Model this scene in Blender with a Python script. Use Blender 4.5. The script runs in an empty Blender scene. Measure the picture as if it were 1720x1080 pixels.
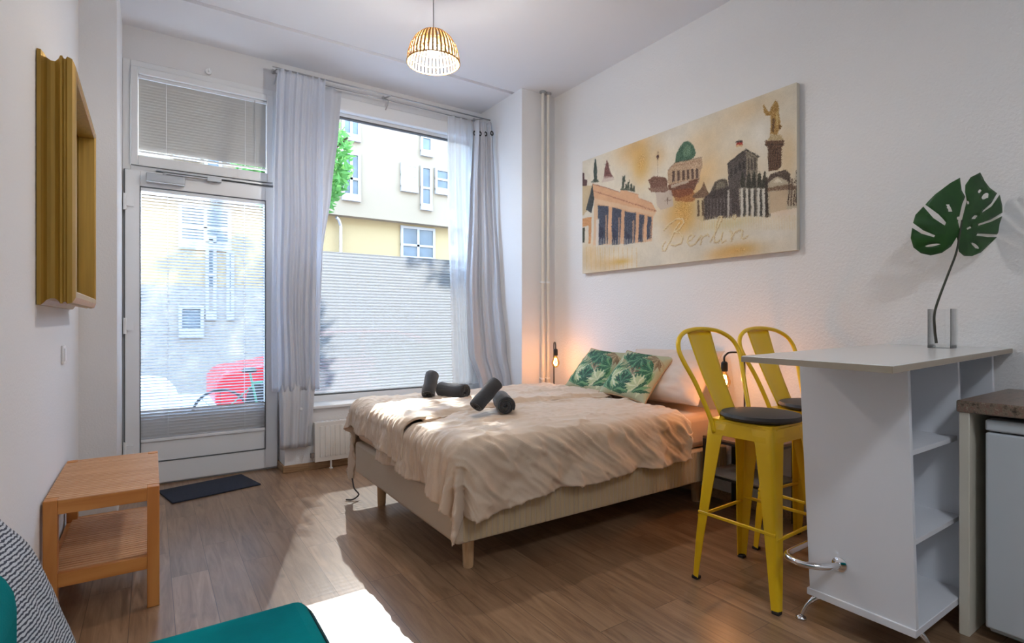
import bpy, bmesh, math, random
import numpy as np
from mathutils import Vector, Matrix, noise as mnoise

S = bpy.context.scene
COL = S.collection
R = math.radians

# ---------------------------------------------------------------- camera
cam_d = bpy.data.cameras.new('camera')
cam = bpy.data.objects.new('camera', cam_d)
COL.objects.link(cam)
cam_d.sensor_width = 36.0
cam_d.lens = 901.0 / 1720.0 * 36.0
cam_d.clip_start = 0.02
cam.location = (0, 0, 1.15)
cam.rotation_euler = (R(90.0), 0, -math.atan2(606, 901))
S.camera = cam

# ---------------------------------------------------------------- light
S.view_settings.view_transform = 'Standard'
S.view_settings.look = 'None'
S.view_settings.gamma = 1.0
S.view_settings.exposure = 0.3
S.cycles.use_denoising = True
S.cycles.max_bounces = 12
S.cycles.diffuse_bounces = 6
S.cycles.glossy_bounces = 4
S.cycles.transmission_bounces = 8
S.cycles.transparent_max_bounces = 24
S.cycles.sample_clamp_indirect = 6.0

W = bpy.data.worlds.new('sky'); S.world = W; W.use_nodes = True
_nt = W.node_tree; _nt.nodes.clear()
_out = _nt.nodes.new('ShaderNodeOutputWorld'); _bg = _nt.nodes.new('ShaderNodeBackground')
_tc = _nt.nodes.new('ShaderNodeTexCoord'); _sep = _nt.nodes.new('ShaderNodeSeparateXYZ'); _cr = _nt.nodes.new('ShaderNodeValToRGB')
_cr.color_ramp.elements[0].position = 0.0; _cr.color_ramp.elements[0].color = (0.60, 0.78, 1.0, 1)
_cr.color_ramp.elements[1].position = 0.6; _cr.color_ramp.elements[1].color = (0.45, 0.66, 1.0, 1)
_nt.links.new(_tc.outputs['Generated'], _sep.inputs[0]); _nt.links.new(_sep.outputs['Z'], _cr.inputs[0])
_nt.links.new(_cr.outputs[0], _bg.inputs['Color']); _nt.links.new(_bg.outputs[0], _out.inputs[0])
_bg.inputs['Strength'].default_value = 13.0

def lamp(name, kind, loc, energy, color, **kw):
    d = bpy.data.lights.new(name, kind); d.energy = energy; d.color = color
    for k, v in kw.items(): setattr(d, k, v)
    o = bpy.data.objects.new(name, d); COL.objects.link(o); o.location = loc
    return o
sun = lamp('sun', 'SUN', (6, 12, 12), 18.0, (1.0, 0.95, 0.86), angle=R(0.6))
sun.rotation_euler = Vector((-0.48, -1.34, -1.0)).to_track_quat('-Z', 'Y').to_euler()

# ---------------------------------------------------------------- materials
MATS = {}
def mat(name, col, rough=0.6, metal=0.0, bump=0.0, bscale=40.0, var=0.0, vscale=6.0, vcol=None, spec=0.5, emit=None, estr=0.0, alpha=1.0, sheen=0.0, attr=None, stretch=None):
    if name in MATS: return MATS[name]
    m = bpy.data.materials.new(name); MATS[name] = m; m.use_nodes = True
    nt = m.node_tree; b = nt.nodes['Principled BSDF']
    b.inputs['Base Color'].default_value = (*col, 1); b.inputs['Roughness'].default_value = rough
    b.inputs['Metallic'].default_value = metal; b.inputs['Specular IOR Level'].default_value = spec
    if sheen: b.inputs['Sheen Weight'].default_value = sheen
    tc = nt.nodes.new('ShaderNodeTexCoord'); mp = nt.nodes.new('ShaderNodeMapping')
    nt.links.new(tc.outputs['Object'], mp.inputs[0])
    if stretch: mp.inputs['Scale'].default_value = stretch
    if var or vcol:
        n = nt.nodes.new('ShaderNodeTexNoise'); n.inputs['Scale'].default_value = vscale; n.inputs['Detail'].default_value = 6
        nt.links.new(mp.outputs[0], n.inputs['Vector'])
        cr = nt.nodes.new('ShaderNodeValToRGB'); cr.color_ramp.elements[0].position = .3; cr.color_ramp.elements[1].position = .7
        c2 = vcol or tuple(c * (1 - var) for c in col)
        cr.color_ramp.elements[0].color = (*c2, 1); cr.color_ramp.elements[1].color = (*col, 1)
        nt.links.new(n.outputs[0], cr.inputs[0]); nt.links.new(cr.outputs[0], b.inputs['Base Color'])
    if attr:
        a = nt.nodes.new('ShaderNodeAttribute'); a.attribute_name = attr
        nt.links.new(a.outputs['Color'], b.inputs['Base Color'])
    if bump:
        n2 = nt.nodes.new('ShaderNodeTexNoise'); n2.inputs['Scale'].default_value = bscale; n2.inputs['Detail'].default_value = 5
        bp = nt.nodes.new('ShaderNodeBump'); bp.inputs['Strength'].default_value = bump; bp.inputs['Distance'].default_value = 0.004
        nt.links.new(mp.outputs[0], n2.inputs['Vector'])
        nt.links.new(n2.outputs[0], bp.inputs['Height']); nt.links.new(bp.outputs[0], b.inputs['Normal'])
    if emit:
        b.inputs['Emission Color'].default_value = (*emit, 1); b.inputs['Emission Strength'].default_value = estr
    return m

def glass_mat(name, tint=(1, 1, 1), refl=0.08, rough=0.02):
    if name in MATS: return MATS[name]
    m = bpy.data.materials.new(name); MATS[name] = m; m.use_nodes = True
    nt = m.node_tree; nt.nodes.clear()
    o = nt.nodes.new('ShaderNodeOutputMaterial'); mx = nt.nodes.new('ShaderNodeMixShader')
    t = nt.nodes.new('ShaderNodeBsdfTransparent'); g = nt.nodes.new('ShaderNodeBsdfGlossy'); lw = nt.nodes.new('ShaderNodeLayerWeight')
    mth = nt.nodes.new('ShaderNodeMath'); mth.operation = 'MULTIPLY'; mth.inputs[1].default_value = refl * 6
    lw.inputs['Blend'].default_value = 0.3
    t.inputs[0].default_value = (*tint, 1); g.inputs['Roughness'].default_value = rough
    nt.links.new(lw.outputs['Fresnel'], mth.inputs[0]); nt.links.new(mth.outputs[0], mx.inputs[0])
    nt.links.new(t.outputs[0], mx.inputs[1]); nt.links.new(g.outputs[0], mx.inputs[2]); nt.links.new(mx.outputs[0], o.inputs[0])
    return m

def cloth_mat(name, col, transl=0.5, transp=0.0, bump=0.3):
    if name in MATS: return MATS[name]
    m = bpy.data.materials.new(name); MATS[name] = m; m.use_nodes = True
    nt = m.node_tree; nt.nodes.clear()
    o = nt.nodes.new('ShaderNodeOutputMaterial'); mx = nt.nodes.new('ShaderNodeMixShader'); m2 = nt.nodes.new('ShaderNodeMixShader')
    d = nt.nodes.new('ShaderNodeBsdfDiffuse'); tl = nt.nodes.new('ShaderNodeBsdfTranslucent'); tp = nt.nodes.new('ShaderNodeBsdfTransparent')
    d.inputs[0].default_value = (*col, 1); tl.inputs[0].default_value = (*col, 1)
    mx.inputs[0].default_value = transl; m2.inputs[0].default_value = transp
    nt.links.new(d.outputs[0], mx.inputs[1]); nt.links.new(tl.outputs[0], mx.inputs[2])
    nt.links.new(mx.outputs[0], m2.inputs[1]); nt.links.new(tp.outputs[0], m2.inputs[2]); nt.links.new(m2.outputs[0], o.inputs[0])
    return m

def film_mat():
    m = bpy.data.materials.new('striped_frosted_film'); m.use_nodes = True
    nt = m.node_tree; nt.nodes.clear()
    o = nt.nodes.new('ShaderNodeOutputMaterial'); m2 = nt.nodes.new('ShaderNodeMixShader'); m1 = nt.nodes.new('ShaderNodeMixShader')
    d = nt.nodes.new('ShaderNodeBsdfDiffuse'); tl = nt.nodes.new('ShaderNodeBsdfTranslucent'); tp = nt.nodes.new('ShaderNodeBsdfTransparent')
    for n in (d, tl): n.inputs[0].default_value = (0.27, 0.28, 0.29, 1)
    m1.inputs[0].default_value = 0.75
    tc = nt.nodes.new('ShaderNodeTexCoord'); sp = nt.nodes.new('ShaderNodeSeparateXYZ'); a = nt.nodes.new('ShaderNodeMath'); s = nt.nodes.new('ShaderNodeMath'); mr = nt.nodes.new('ShaderNodeMapRange')
    a.operation = 'MULTIPLY'; a.inputs[1].default_value = 2 * math.pi / 0.026; s.operation = 'SINE'
    nt.links.new(tc.outputs['Object'], sp.inputs[0]); nt.links.new(sp.outputs['Z'], a.inputs[0]); nt.links.new(a.outputs[0], s.inputs[0]); nt.links.new(s.outputs[0], mr.inputs[0])
    mr.inputs['From Min'].default_value = -0.5; mr.inputs['From Max'].default_value = 0.5
    mr.inputs['To Min'].default_value = 0.08; mr.inputs['To Max'].default_value = 0.28
    nt.links.new(mr.outputs[0], m2.inputs[0])
    nt.links.new(d.outputs[0], m1.inputs[1]); nt.links.new(tl.outputs[0], m1.inputs[2])
    nt.links.new(m1.outputs[0], m2.inputs[1]); nt.links.new(tp.outputs[0], m2.inputs[2]); nt.links.new(m2.outputs[0], o.inputs[0])
    return m

def wood_mat(name, c1, c2, axis='Y', rough=0.45, scale=14.0):
    if name in MATS: return MATS[name]
    m = bpy.data.materials.new(name); MATS[name] = m; m.use_nodes = True
    nt = m.node_tree; b = nt.nodes['Principled BSDF']; b.inputs['Roughness'].default_value = rough
    tc = nt.nodes.new('ShaderNodeTexCoord'); mp = nt.nodes.new('ShaderNodeMapping')
    sc = [1, 1, 1]; sc['XYZ'.index(axis)] = 0.08; mp.inputs['Scale'].default_value = sc
    n = nt.nodes.new('ShaderNodeTexNoise'); n.inputs['Scale'].default_value = scale * 4; n.inputs['Detail'].default_value = 8; n.inputs['Distortion'].default_value = 1.2
    cr = nt.nodes.new('ShaderNodeValToRGB'); cr.color_ramp.elements[0].position = .35; cr.color_ramp.elements[1].position = .65
    cr.color_ramp.elements[0].color = (*c1, 1); cr.color_ramp.elements[1].color = (*c2, 1)
    nt.links.new(tc.outputs['Object'], mp.inputs[0]); nt.links.new(mp.outputs[0], n.inputs['Vector']); nt.links.new(n.outputs[0], cr.inputs[0]); nt.links.new(cr.outputs[0], b.inputs['Base Color'])
    return m

def floor_mat():
    m = bpy.data.materials.new('oak_laminate_floor'); m.use_nodes = True
    nt = m.node_tree; L = nt.links.new; N = nt.nodes.new; b = nt.nodes['Principled BSDF']
    tc = N('ShaderNodeTexCoord'); mp = N('ShaderNodeMapping'); mp.inputs['Rotation'].default_value = (0, 0, R(90)); mp.inputs['Location'].default_value = (0.3, 0.07, 0)
    L(tc.outputs['Object'], mp.inputs[0])
    br = N('ShaderNodeTexBrick'); br.inputs['Scale'].default_value = 1.0; br.inputs['Brick Width'].default_value = 0.85; br.inputs['Row Height'].default_value = 0.145
    br.inputs['Mortar Size'].default_value = 0.0016; br.inputs['Mortar Smooth'].default_value = 0.6; br.offset = 0.37; br.inputs['Bias'].default_value = 0
    br.inputs['Color1'].default_value = (0, 0, 0, 1); br.inputs['Color2'].default_value = (1, 1, 1, 1); br.inputs['Mortar'].default_value = (.5, .5, .5, 1)
    L(mp.outputs[0], br.inputs['Vector'])
    mg = N('ShaderNodeMapping'); mg.inputs['Scale'].default_value = (13, 1.1, 1); L(tc.outputs['Object'], mg.inputs[0])
    addv = N('ShaderNodeVectorMath'); addv.operation = 'ADD'; sc = N('ShaderNodeVectorMath'); sc.operation = 'SCALE'; sc.inputs['Scale'].default_value = 17.0
    L(br.outputs['Color'], sc.inputs[0]); L(mg.outputs[0], addv.inputs[0]); L(sc.outputs[0], addv.inputs[1])
    n = N('ShaderNodeTexNoise'); n.inputs['Scale'].default_value = 2.2; n.inputs['Detail'].default_value = 9; n.inputs['Roughness'].default_value = .62; n.inputs['Distortion'].default_value = 1.1
    L(addv.outputs[0], n.inputs['Vector'])
    cr = N('ShaderNodeValToRGB'); e = cr.color_ramp.elements
    e[0].position = .25; e[0].color = (0.12, 0.062, 0.032, 1); e[1].position = .75; e[1].color = (0.37, 0.235, 0.14, 1)
    e2 = e.new(.48); e2.color = (0.25, 0.147, 0.082, 1)
    L(n.outputs[0], cr.inputs[0])
    # knots
    kn = N('ShaderNodeMapping'); kn.inputs['Scale'].default_value = (3.6, 1.6, 1); L(tc.outputs['Object'], kn.inputs[0])
    vo = N('ShaderNodeTexVoronoi'); vo.inputs['Scale'].default_value = 1.5; L(kn.outputs[0], vo.inputs['Vector'])
    kr = N('ShaderNodeValToRGB'); kr.color_ramp.elements[0].position = .02; kr.color_ramp.elements[0].color = (.38, .38, .38, 1); kr.color_ramp.elements[1].position = .085; kr.color_ramp.elements[1].color = (1, 1, 1, 1)
    L(vo.outputs['Distance'], kr.inputs[0])
    mr = N('ShaderNodeMapRange'); mr.inputs['To Min'].default_value = .80; mr.inputs['To Max'].default_value = 1.16; L(br.outputs['Color'], mr.inputs[0])
    m1 = N('ShaderNodeMix'); m1.data_type = 'RGBA'; m1.blend_type = 'MULTIPLY'; m1.inputs[0].default_value = 1; L(cr.outputs[0], m1.inputs[6]); L(mr.outputs[0], m1.inputs[7])
    m2 = N('ShaderNodeMix'); m2.data_type = 'RGBA'; m2.blend_type = 'MULTIPLY'; m2.inputs[0].default_value = .8; L(m1.outputs[2], m2.inputs[6]); L(kr.outputs[0], m2.inputs[7])
    m3 = N('ShaderNodeMix'); m3.data_type = 'RGBA'; L(br.outputs['Fac'], m3.inputs[0]); L(m2.outputs[2], m3.inputs[6]); m3.inputs[7].default_value = (.09, .05, .03, 1)
    L(m3.outputs[2], b.inputs['Base Color'])
    b.inputs['Roughness'].default_value = 0.30; b.inputs['Specular IOR Level'].default_value = 0.8
    bp = N('ShaderNodeBump'); bp.inputs['Strength'].default_value = .12; bp.inputs['Distance'].default_value = .003; L(n.outputs[0], bp.inputs['Height']); L(bp.outputs[0], b.inputs['Normal'])
    return m

M_WALL = mat('white_wall_paint', (0.735, 0.74, 0.755), .85, bump=.25, bscale=110)
M_ROUGHW = mat('white_textured_wallpaper', (0.73, 0.725, 0.725), .85, bump=.9, bscale=70)
M_CEIL = mat('white_ceiling_paint', (0.75, 0.76, 0.80), .9)
M_PVC = mat('white_window_plastic', (0.78, 0.80, 0.82), .35)
M_GREYPVC = mat('grey_gasket', (0.10, 0.11, 0.12), .6)
M_SLAT = mat('white_blind_slat', (0.72, 0.75, 0.78), .4)
M_METAL = mat('brushed_metal', (0.45, 0.46, 0.48), .35, metal=.9)
M_CHROME = mat('chrome', (0.75, 0.75, 0.77), .12, metal=1.0)
M_BLACK = mat('black_metal', (0.015, 0.015, 0.016), .45)
M_GLASS = glass_mat('window_glass', refl=.03)
M_YEL = mat('yellow_lacquer', (0.80, 0.50, 0.008), .3, var=.08, vscale=4, spec=.5)
M_LAM = mat('white_laminate', (0.74, 0.75, 0.79), .38)
M_SOFA = mat('teal_velvet', (0.0, 0.25, 0.26), .95, vcol=(0.0, 0.15, 0.165), vscale=5, spec=.08, bump=.15, bscale=300)
M_SAND = (0.60, 0.465, 0.345)

# ---------------------------------------------------------------- mesh helpers
class MB:
    def __init__(s): s.v = []; s.f = []; s.m = []
    def add(s, vs, fs, mi=0):
        o = len(s.v); s.v += [tuple(p) for p in vs]; s.f += [tuple(i + o for i in f) for f in fs]; s.m += [mi] * len(fs); return s
    def box(s, a, b, mi=0, mt=None):
        x0, y0, z0 = a; x1, y1, z1 = b
        vs = [(x0, y0, z0), (x1, y0, z0), (x1, y1, z0), (x0, y1, z0), (x0, y0, z1), (x1, y0, z1), (x1, y1, z1), (x0, y1, z1)]
        if mt is not None: vs = [mt @ Vector(p) for p in vs]
        return s.add(vs, [(0, 3, 2, 1), (4, 5, 6, 7), (0, 1, 5, 4), (1, 2, 6, 5), (2, 3, 7, 6), (3, 0, 4, 7)], mi)
    def hexa(s, q, mi=0):
        return s.add(q, [(0, 3, 2, 1), (4, 5, 6, 7), (0, 1, 5, 4), (1, 2, 6, 5), (2, 3, 7, 6), (3, 0, 4, 7)], mi)
    def tube(s, pts, r, n=10, mi=0, closed=False, cap=True):
        pts = [Vector(p) for p in pts]; N = len(pts)
        rs = r if isinstance(r, (list, tuple)) else [r] * N
        def tan(i):
            if closed: return (pts[(i + 1) % N] - pts[(i - 1) % N]).normalized()
            return (pts[min(i + 1, N - 1)] - pts[max(i - 1, 0)]).normalized()
        t0 = tan(0); up = Vector((0, 0, 1)) if abs(t0.z) < .9 else Vector((1, 0, 0))
        nv = (up - t0 * up.dot(t0)).normalized(); vs = []
        for i in range(N):
            t = tan(i); nv = (nv - t * nv.dot(t))
            nv = nv.normalized() if nv.length > 1e-6 else t.orthogonal().normalized()
            bv = t.cross(nv)
            for k in range(n):
                a = 2 * math.pi * k / n; vs.append(pts[i] + (nv * math.cos(a) + bv * math.sin(a)) * rs[i])
        fs = []
        for i in range(N if closed else N - 1):
            j = (i + 1) % N
            for k in range(n): fs.append((i * n + k, i * n + (k + 1) % n, j * n + (k + 1) % n, j * n + k))
        if cap and not closed: fs += [tuple(range(n - 1, -1, -1)), tuple((N - 1) * n + k for k in range(n))]
        return s.add(vs, fs, mi)
    def lathe(s, prof, c=(0, 0, 0), n=24, mi=0, mt=None, cap=True):
        vs = []
        for r, z in prof:
            for k in range(n):
                a = 2 * math.pi * k / n; p = Vector((r * math.cos(a), r * math.sin(a), z))
                if mt is not None: p = mt @ p
                vs.append(p + Vector(c))
        fs = []
        for i in range(len(prof) - 1):
            for k in range(n): fs.append((i * n + k, i * n + (k + 1) % n, (i + 1) * n + (k + 1) % n, (i + 1) * n + k))
        if cap:
            if prof[0][0] > 1e-5: fs.append(tuple(range(n - 1, -1, -1)))
            if prof[-1][0] > 1e-5: fs.append(tuple((len(prof) - 1) * n + k for k in range(n)))
        return s.add(vs, fs, mi)
    def prism(s, poly, axis, a, b, mi=0):
        def p3(u, v, w): return {'X': (w, u, v), 'Y': (u, w, v), 'Z': (u, v, w)}[axis]
        n = len(poly)
        vs = [p3(u, v, a) for u, v in poly] + [p3(u, v, b) for u, v in poly]
        fs = [tuple(range(n - 1, -1, -1)), tuple(range(n, 2 * n))] + [(i, (i + 1) % n, n + (i + 1) % n, n + i) for i in range(n)]
        return s.add(vs, fs, mi)
    def grid(s, fn, nu, nv, mi=0, closeu=False):
        vs = [fn(i / nu, j / nv) for j in range(nv + 1) for i in range(nu + (0 if closeu else 1))]
        w = nu if closeu else nu + 1; fs = []
        for j in range(nv):
            for i in range(nu):
                fs.append((j * w + i, j * w + (i + 1) % w, (j + 1) * w + (i + 1) % w, (j + 1) * w + i))
        return s.add(vs, fs, mi)
    def build(s, name, mats, parent=None, smooth=False, bevel=0, seg=2, solid=0, sub=0, fix=True, auto=None):
        me = bpy.data.meshes.new(name)
        off = Vector(parent['_w']) if parent is not None and '_w' in parent else Vector((0, 0, 0))
        me.from_pydata([Vector(p) - off for p in s.v], [], s.f); me.update()
        if not isinstance(mats, (list, tuple)): mats = [mats]
        for m in mats: me.materials.append(m)
        me.polygons.foreach_set('material_index', s.m)
        if fix:
            bm = bmesh.new(); bm.from_mesh(me); bmesh.ops.remove_doubles(bm, verts=bm.verts, dist=1e-6); bmesh.ops.recalc_face_normals(bm, faces=bm.faces); bm.to_mesh(me); bm.free()
        if smooth: me.polygons.foreach_set('use_smooth', [True] * len(me.polygons))
        o = bpy.data.objects.new(name, me); COL.objects.link(o)
        if parent is not None: o.parent = parent; o['_w'] = tuple(off)
        else: o['_w'] = (0.0, 0.0, 0.0)
        if solid:
            md = o.modifiers.new('solid', 'SOLIDIFY'); md.thickness = solid; md.offset = -1
        if bevel:
            md = o.modifiers.new('bevel', 'BEVEL'); md.width = bevel; md.segments = seg; md.limit_method = 'ANGLE'; md.angle_limit = R(40); md.harden_normals = False
            me.polygons.foreach_set('use_smooth', [True] * len(me.polygons))
            try: me.set_sharp_from_angle(angle=R(50))
            except Exception: pass
        elif auto:
            me.polygons.foreach_set('use_smooth', [True] * len(me.polygons)); me.set_sharp_from_angle(angle=R(auto))
        if sub:
            md = o.modifiers.new('sub', 'SUBSURF'); md.levels = sub; md.render_levels = sub
        return o

def tag(o, label, cat, group=None):
    o['label'] = label; o['category'] = cat
    if group: o['group'] = group
    return o
def thing(name, label, cat, loc=(0, 0, 0), group=None):
    o = bpy.data.objects.new(name, None); COL.objects.link(o); o.location = loc; o.empty_display_size = .05
    o['_w'] = tuple(loc)
    return tag(o, label, cat, group)
def struct_root(name, loc=(0, 0, 0)):
    o = bpy.data.objects.new(name, None); COL.objects.link(o); o.location = loc; o['_w'] = tuple(loc); o['kind'] = 'structure'; return o
def struct(name, mb, m, **kw):
    o = mb.build(name, m, **kw); o['kind'] = 'structure'; return o
def copy_tree(root, loc, rot=None, label=None):
    r = root.copy(); COL.objects.link(r); r.location = loc
    if rot is not None: r.rotation_euler = rot
    if label: r['label'] = label
    for ch in list(root.children):
        c = ch.copy(); COL.objects.link(c); c.parent = r
        for g in list(ch.children):
            d = g.copy(); COL.objects.link(d); d.parent = c
    return r
def arc(c, r, a0, a1, n, ax='XZ'):
    out = []
    for i in range(n + 1):
        a = R(a0 + (a1 - a0) * i / n); p = [c[0], c[1], c[2]]
        p['XYZ'.index(ax[0])] += r * math.cos(a); p['XYZ'.index(ax[1])] += r * math.sin(a); out.append(tuple(p))
    return out
def spline(pts, n=8):
    P = [Vector(p) for p in pts]; P = [P[0] * 2 - P[1]] + P + [P[-1] * 2 - P[-2]]; out = []
    for i in range(1, len(P) - 2):
        for k in range(n):
            t = k / n; a, b, c, d = P[i - 1], P[i], P[i + 1], P[i + 2]
            out.append(0.5 * ((2 * b) + (c - a) * t + (2 * a - 5 * b + 4 * c - d) * t * t + (3 * b - a - 3 * c + d) * t ** 3))
    out.append(P[-2]); return out
# ================================================================ THE SETTING
XL, XR, YW, YP, ZC = -0.34, 3.07, 4.563, 3.86, 3.20
NXL, NXR = -0.165, 2.70            # niche sides
YB, XE = -2.6, 3.07
struct('floor', MB().box((XL - .2, YB - .2, -.12), (XR + .2, YW + .12, 0)), floor_mat())
struct('ceiling', MB().box((XL - .2, YB - .2, ZC), (XR + .2, 3.972, ZC + .2)).box((NXL - .3, 4.015, ZC), (NXR + .4, YW + .2, ZC + .2)).box((NXL - .3, 3.972, ZC + .03), (NXR + .4, 4.015, ZC + .2)), M_CEIL)
struct('wall_left', MB().box((XL - .2, YB, 0), (XL, YP, ZC)), M_WALL)
struct('wall_right', MB().box((XR, YB, 0), (XR + .2, YP, ZC)), M_ROUGHW)
struct('wall_near', MB().box((XL - .2, YB - .2, 0), (XR + .2, YB, ZC)), M_WALL)
struct('wall_left_pier', MB().box((XL - .2, YP, 0), (NXL, YW + .2, ZC)), M_WALL)
struct('wall_right_pier', MB().box((NXR, YP, 0), (XR + .2, YW + .2, ZC)), M_WALL)
wf = MB()
wf.box((NXL, YW, 2.965), (0.84, YW + .2, ZC))            # above the door
wf.box((0.84, YW, 3.03), (NXR, YW + .2, ZC))             # above the window
wf.box((0.84, 4.34, 0), (NXR, YW + .2, .465))            # parapet under the window
struct('wall_window', wf, M_WALL)
M_BASE = wood_mat('oak_baseboard', (0.26, .15, .075), (0.42, .26, .14), 'X')
struct('baseboard_window', MB().box((0.826, 4.325, 0), (NXR, 4.34, .055)).box((0.826, 4.34, 0), (0.839, YW, .055)), M_BASE, bevel=.003)
struct('baseboard_left', MB().box((XL, YB, 0), (XL + .013, YP, .055)), M_BASE, bevel=.003)
struct('baseboard_left_pier', MB().box((XL + .013, YP - .013, 0), (NXL, YP, .055)), M_BASE, bevel=.003)
struct('baseboard_right', MB().box((XR - .013, 1.13, 0), (XR, YP, .055)), M_BASE, bevel=.003)
struct('baseboard_right_pier', MB().box((NXR, YP - .013, 0), (XR - .013, YP, .055)), M_BASE, bevel=.003)

def ring(mb, x0, x1, z0, z1, w, y0, y1, mi=0, wb=None, wt=None):
    wb = w if wb is None else wb; wt = w if wt is None else wt
    mb.box((x0, y0, z0), (x0 + w, y1, z1), mi).box((x1 - w, y0, z0), (x1, y1, z1), mi)
    mb.box((x0 + w, y0, z0), (x1 - w, y1, z0 + wb), mi).box((x0 + w, y0, z1 - wt), (x1 - w, y1, z1), mi)
    return mb

# ---- door_1 with transom
d1 = struct_root('door_1', (0.33, YW, 0))
ring(MB(), -.165, .838, 0.012, 2.965, .045, YW - .012, YW + .075, wb=.02).box((-.12, YW - .012, 2.20), (.793, YW + .075, 2.235)).build('door_frame', M_PVC, d1, bevel=.004)
ring(MB(), -.118, .791, 2.238, 2.918, .042, YW - .03, YW + .05, wb=.068, wt=.045).build('transom_sash', M_PVC, d1, bevel=.005)
MB().box((-.076, YW + .03, 2.306), (.749, YW + .036, 2.873)).build('transom_pane', M_GLASS, d1)
leaf = MB()
ring(leaf, -.150, .822, 0.014, 2.195, .088, YW - .045, YW + .03, wb=.15, wt=.11)
leaf.box((-.062, YW - .035, .164), (.734, YW + .02, .315)).box((-.062, YW - .01, .315), (.734, YW + .02, .50)).box((-.062, YW - .045, .305), (.734, YW + .02, .33))
lf = leaf.build('door_leaf', M_PVC, d1, bevel=.005)
gk = MB(); ring(gk, -.066, .738, .160, 2.089, .006, YW - .047, YW - .03); ring(gk, -.156, .828, .008, 2.201, .006, YW - .02, YW - .014)
gk.build('gasket', M_GREYPVC, lf)
MB().box((-.062, YW, .50), (.734, YW + .006, 2.085)).build('door_pane', M_GLASS, lf)
for z in (1.97, 1.12, .27):
    MB().tube([(-.150, YW - .055, z - .055), (-.150, YW - .055, z + .055)], .011).box((-.15, YW - .06, z - .03), (-.10, YW - .042, z + .03)).build('hinge', M_PVC, d1, smooth=False)
cl = MB().box((-.03, YW - .11, 2.115), (.20, YW - .045, 2.175)).build('door_closer', M_METAL, d1, bevel=.006)
MB().tube([(.08, YW - .09, 2.185), (.40, YW - .075, 2.188)], .009).box((.34, YW - .095, 2.175), (.43, YW - .055, 2.20)).tube([(.08, YW - .09, 2.17), (.08, YW - .09, 2.19)], .014).build('closer_arm', M_METAL, cl)
MB().box((.03, YW - .05, 2.208), (.80, YW - .012, 2.217)).build('drip_rail', M_METAL, d1)
struct('door_sill', MB().box((-.165, YW - .02, 0), (.838, YW + .2, .012)), M_METAL)

# ---- window_1
w1 = struct_root('window_1', (1.76, YW, .46))
ring(MB(), .84, NXR, .465, 3.03, .10, YW - .01, YW + .07, wb=.075, wt=.15).build('window_frame', M_PVC, w1, bevel=.005)
ring(MB(), .94, 2.60, .54, 2.885, .012, YW - .006, YW + .03, wt=.018).build('gasket', M_GREYPVC, w1)
MB().box((.945, YW + .01, .545), (2.595, YW + .016, 2.875)).build('window_pane', M_GLASS, w1)
fm = MB(); fm.box((.95, YW + .006, .55), (2.59, YW + .0085, 1.735)); fm.build('frosted_film', film_mat(), w1)
MB().box((.842, 4.318, .465), (NXR - .002, YW - .008, .49)).build('window_sill', M_PVC, w1, bevel=.006)
MB().box((.86, YW - .075, 2.905), (NXR - .01, YW - .012, 3.02)).build('roller_box', M_PVC, w1, bevel=.01)

# ---- venetian blinds (things)
def blind(name, label, x0, x1, z0, z1, y, pitch, tilt, root_z, smat=None, depth=.024, cords=(.2, .82), gap=None):
    t = thing(name, label, 'blind', ((x0 + x1) / 2, y, root_z), 'venetian blinds')
    MB().box((x0, y - .013, z1 - .022), (x1, y + .013, z1)).build('head_rail', M_SLAT, t, bevel=.002)
    s = MB(); n = int((z1 - .03 - z0) / pitch)
    for i in range(n):
        z = z1 - .035 - i * pitch; tl = R(tilt)
        if gap and gap[0] < i < gap[1]: tl = R(gap[2])
        dy = math.cos(tl) * depth / 2; dz = math.sin(tl) * depth / 2
        s.add([(x0, y - dy, z - dz), (x1, y - dy, z - dz), (x1, y, z + .0014), (x0, y, z + .0014), (x1, y + dy, z + dz), (x0, y + dy, z + dz)], [(0, 1, 2, 3), (3, 2, 4, 5)])
    s.build('slat_stack', smat or M_SLAT, t)
    MB().box((x0, y - .012, z0 - .004), (x1, y + .012, z0 + .008)).build('bottom_rail', M_SLAT, t, bevel=.002)
    for q in cords:
        xx = x0 + (x1 - x0) * q
        for dy in (-.0135, .0135): MB().tube([(xx, y + dy, z0), (xx, y + dy, z1 - .01)], .0011, n=5).build('ladder_cord', M_SLAT, t)
    return t
blind('venetian_blind', 'white venetian blind with half-open slats hanging over the door glass, the taller of the two', -.060, .732, .322, 2.080, YW - .032, (.0215), -24, .322, gap=(70, 99, -62))
tb = blind('venetian_blind', 'grey-looking closed venetian blind filling the transom above the door', -.074, .747, 2.335, 2.872, YW + .006, .0205, -72, 2.335, mat('aluminium_blind_slat', (.44, .44, .43), .5))
MB().tube([(.665, YW - .012, 2.86), (.668, YW - .016, 2.345)], .003, n=6).build('tilt_wand', M_METAL, tb)

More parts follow.
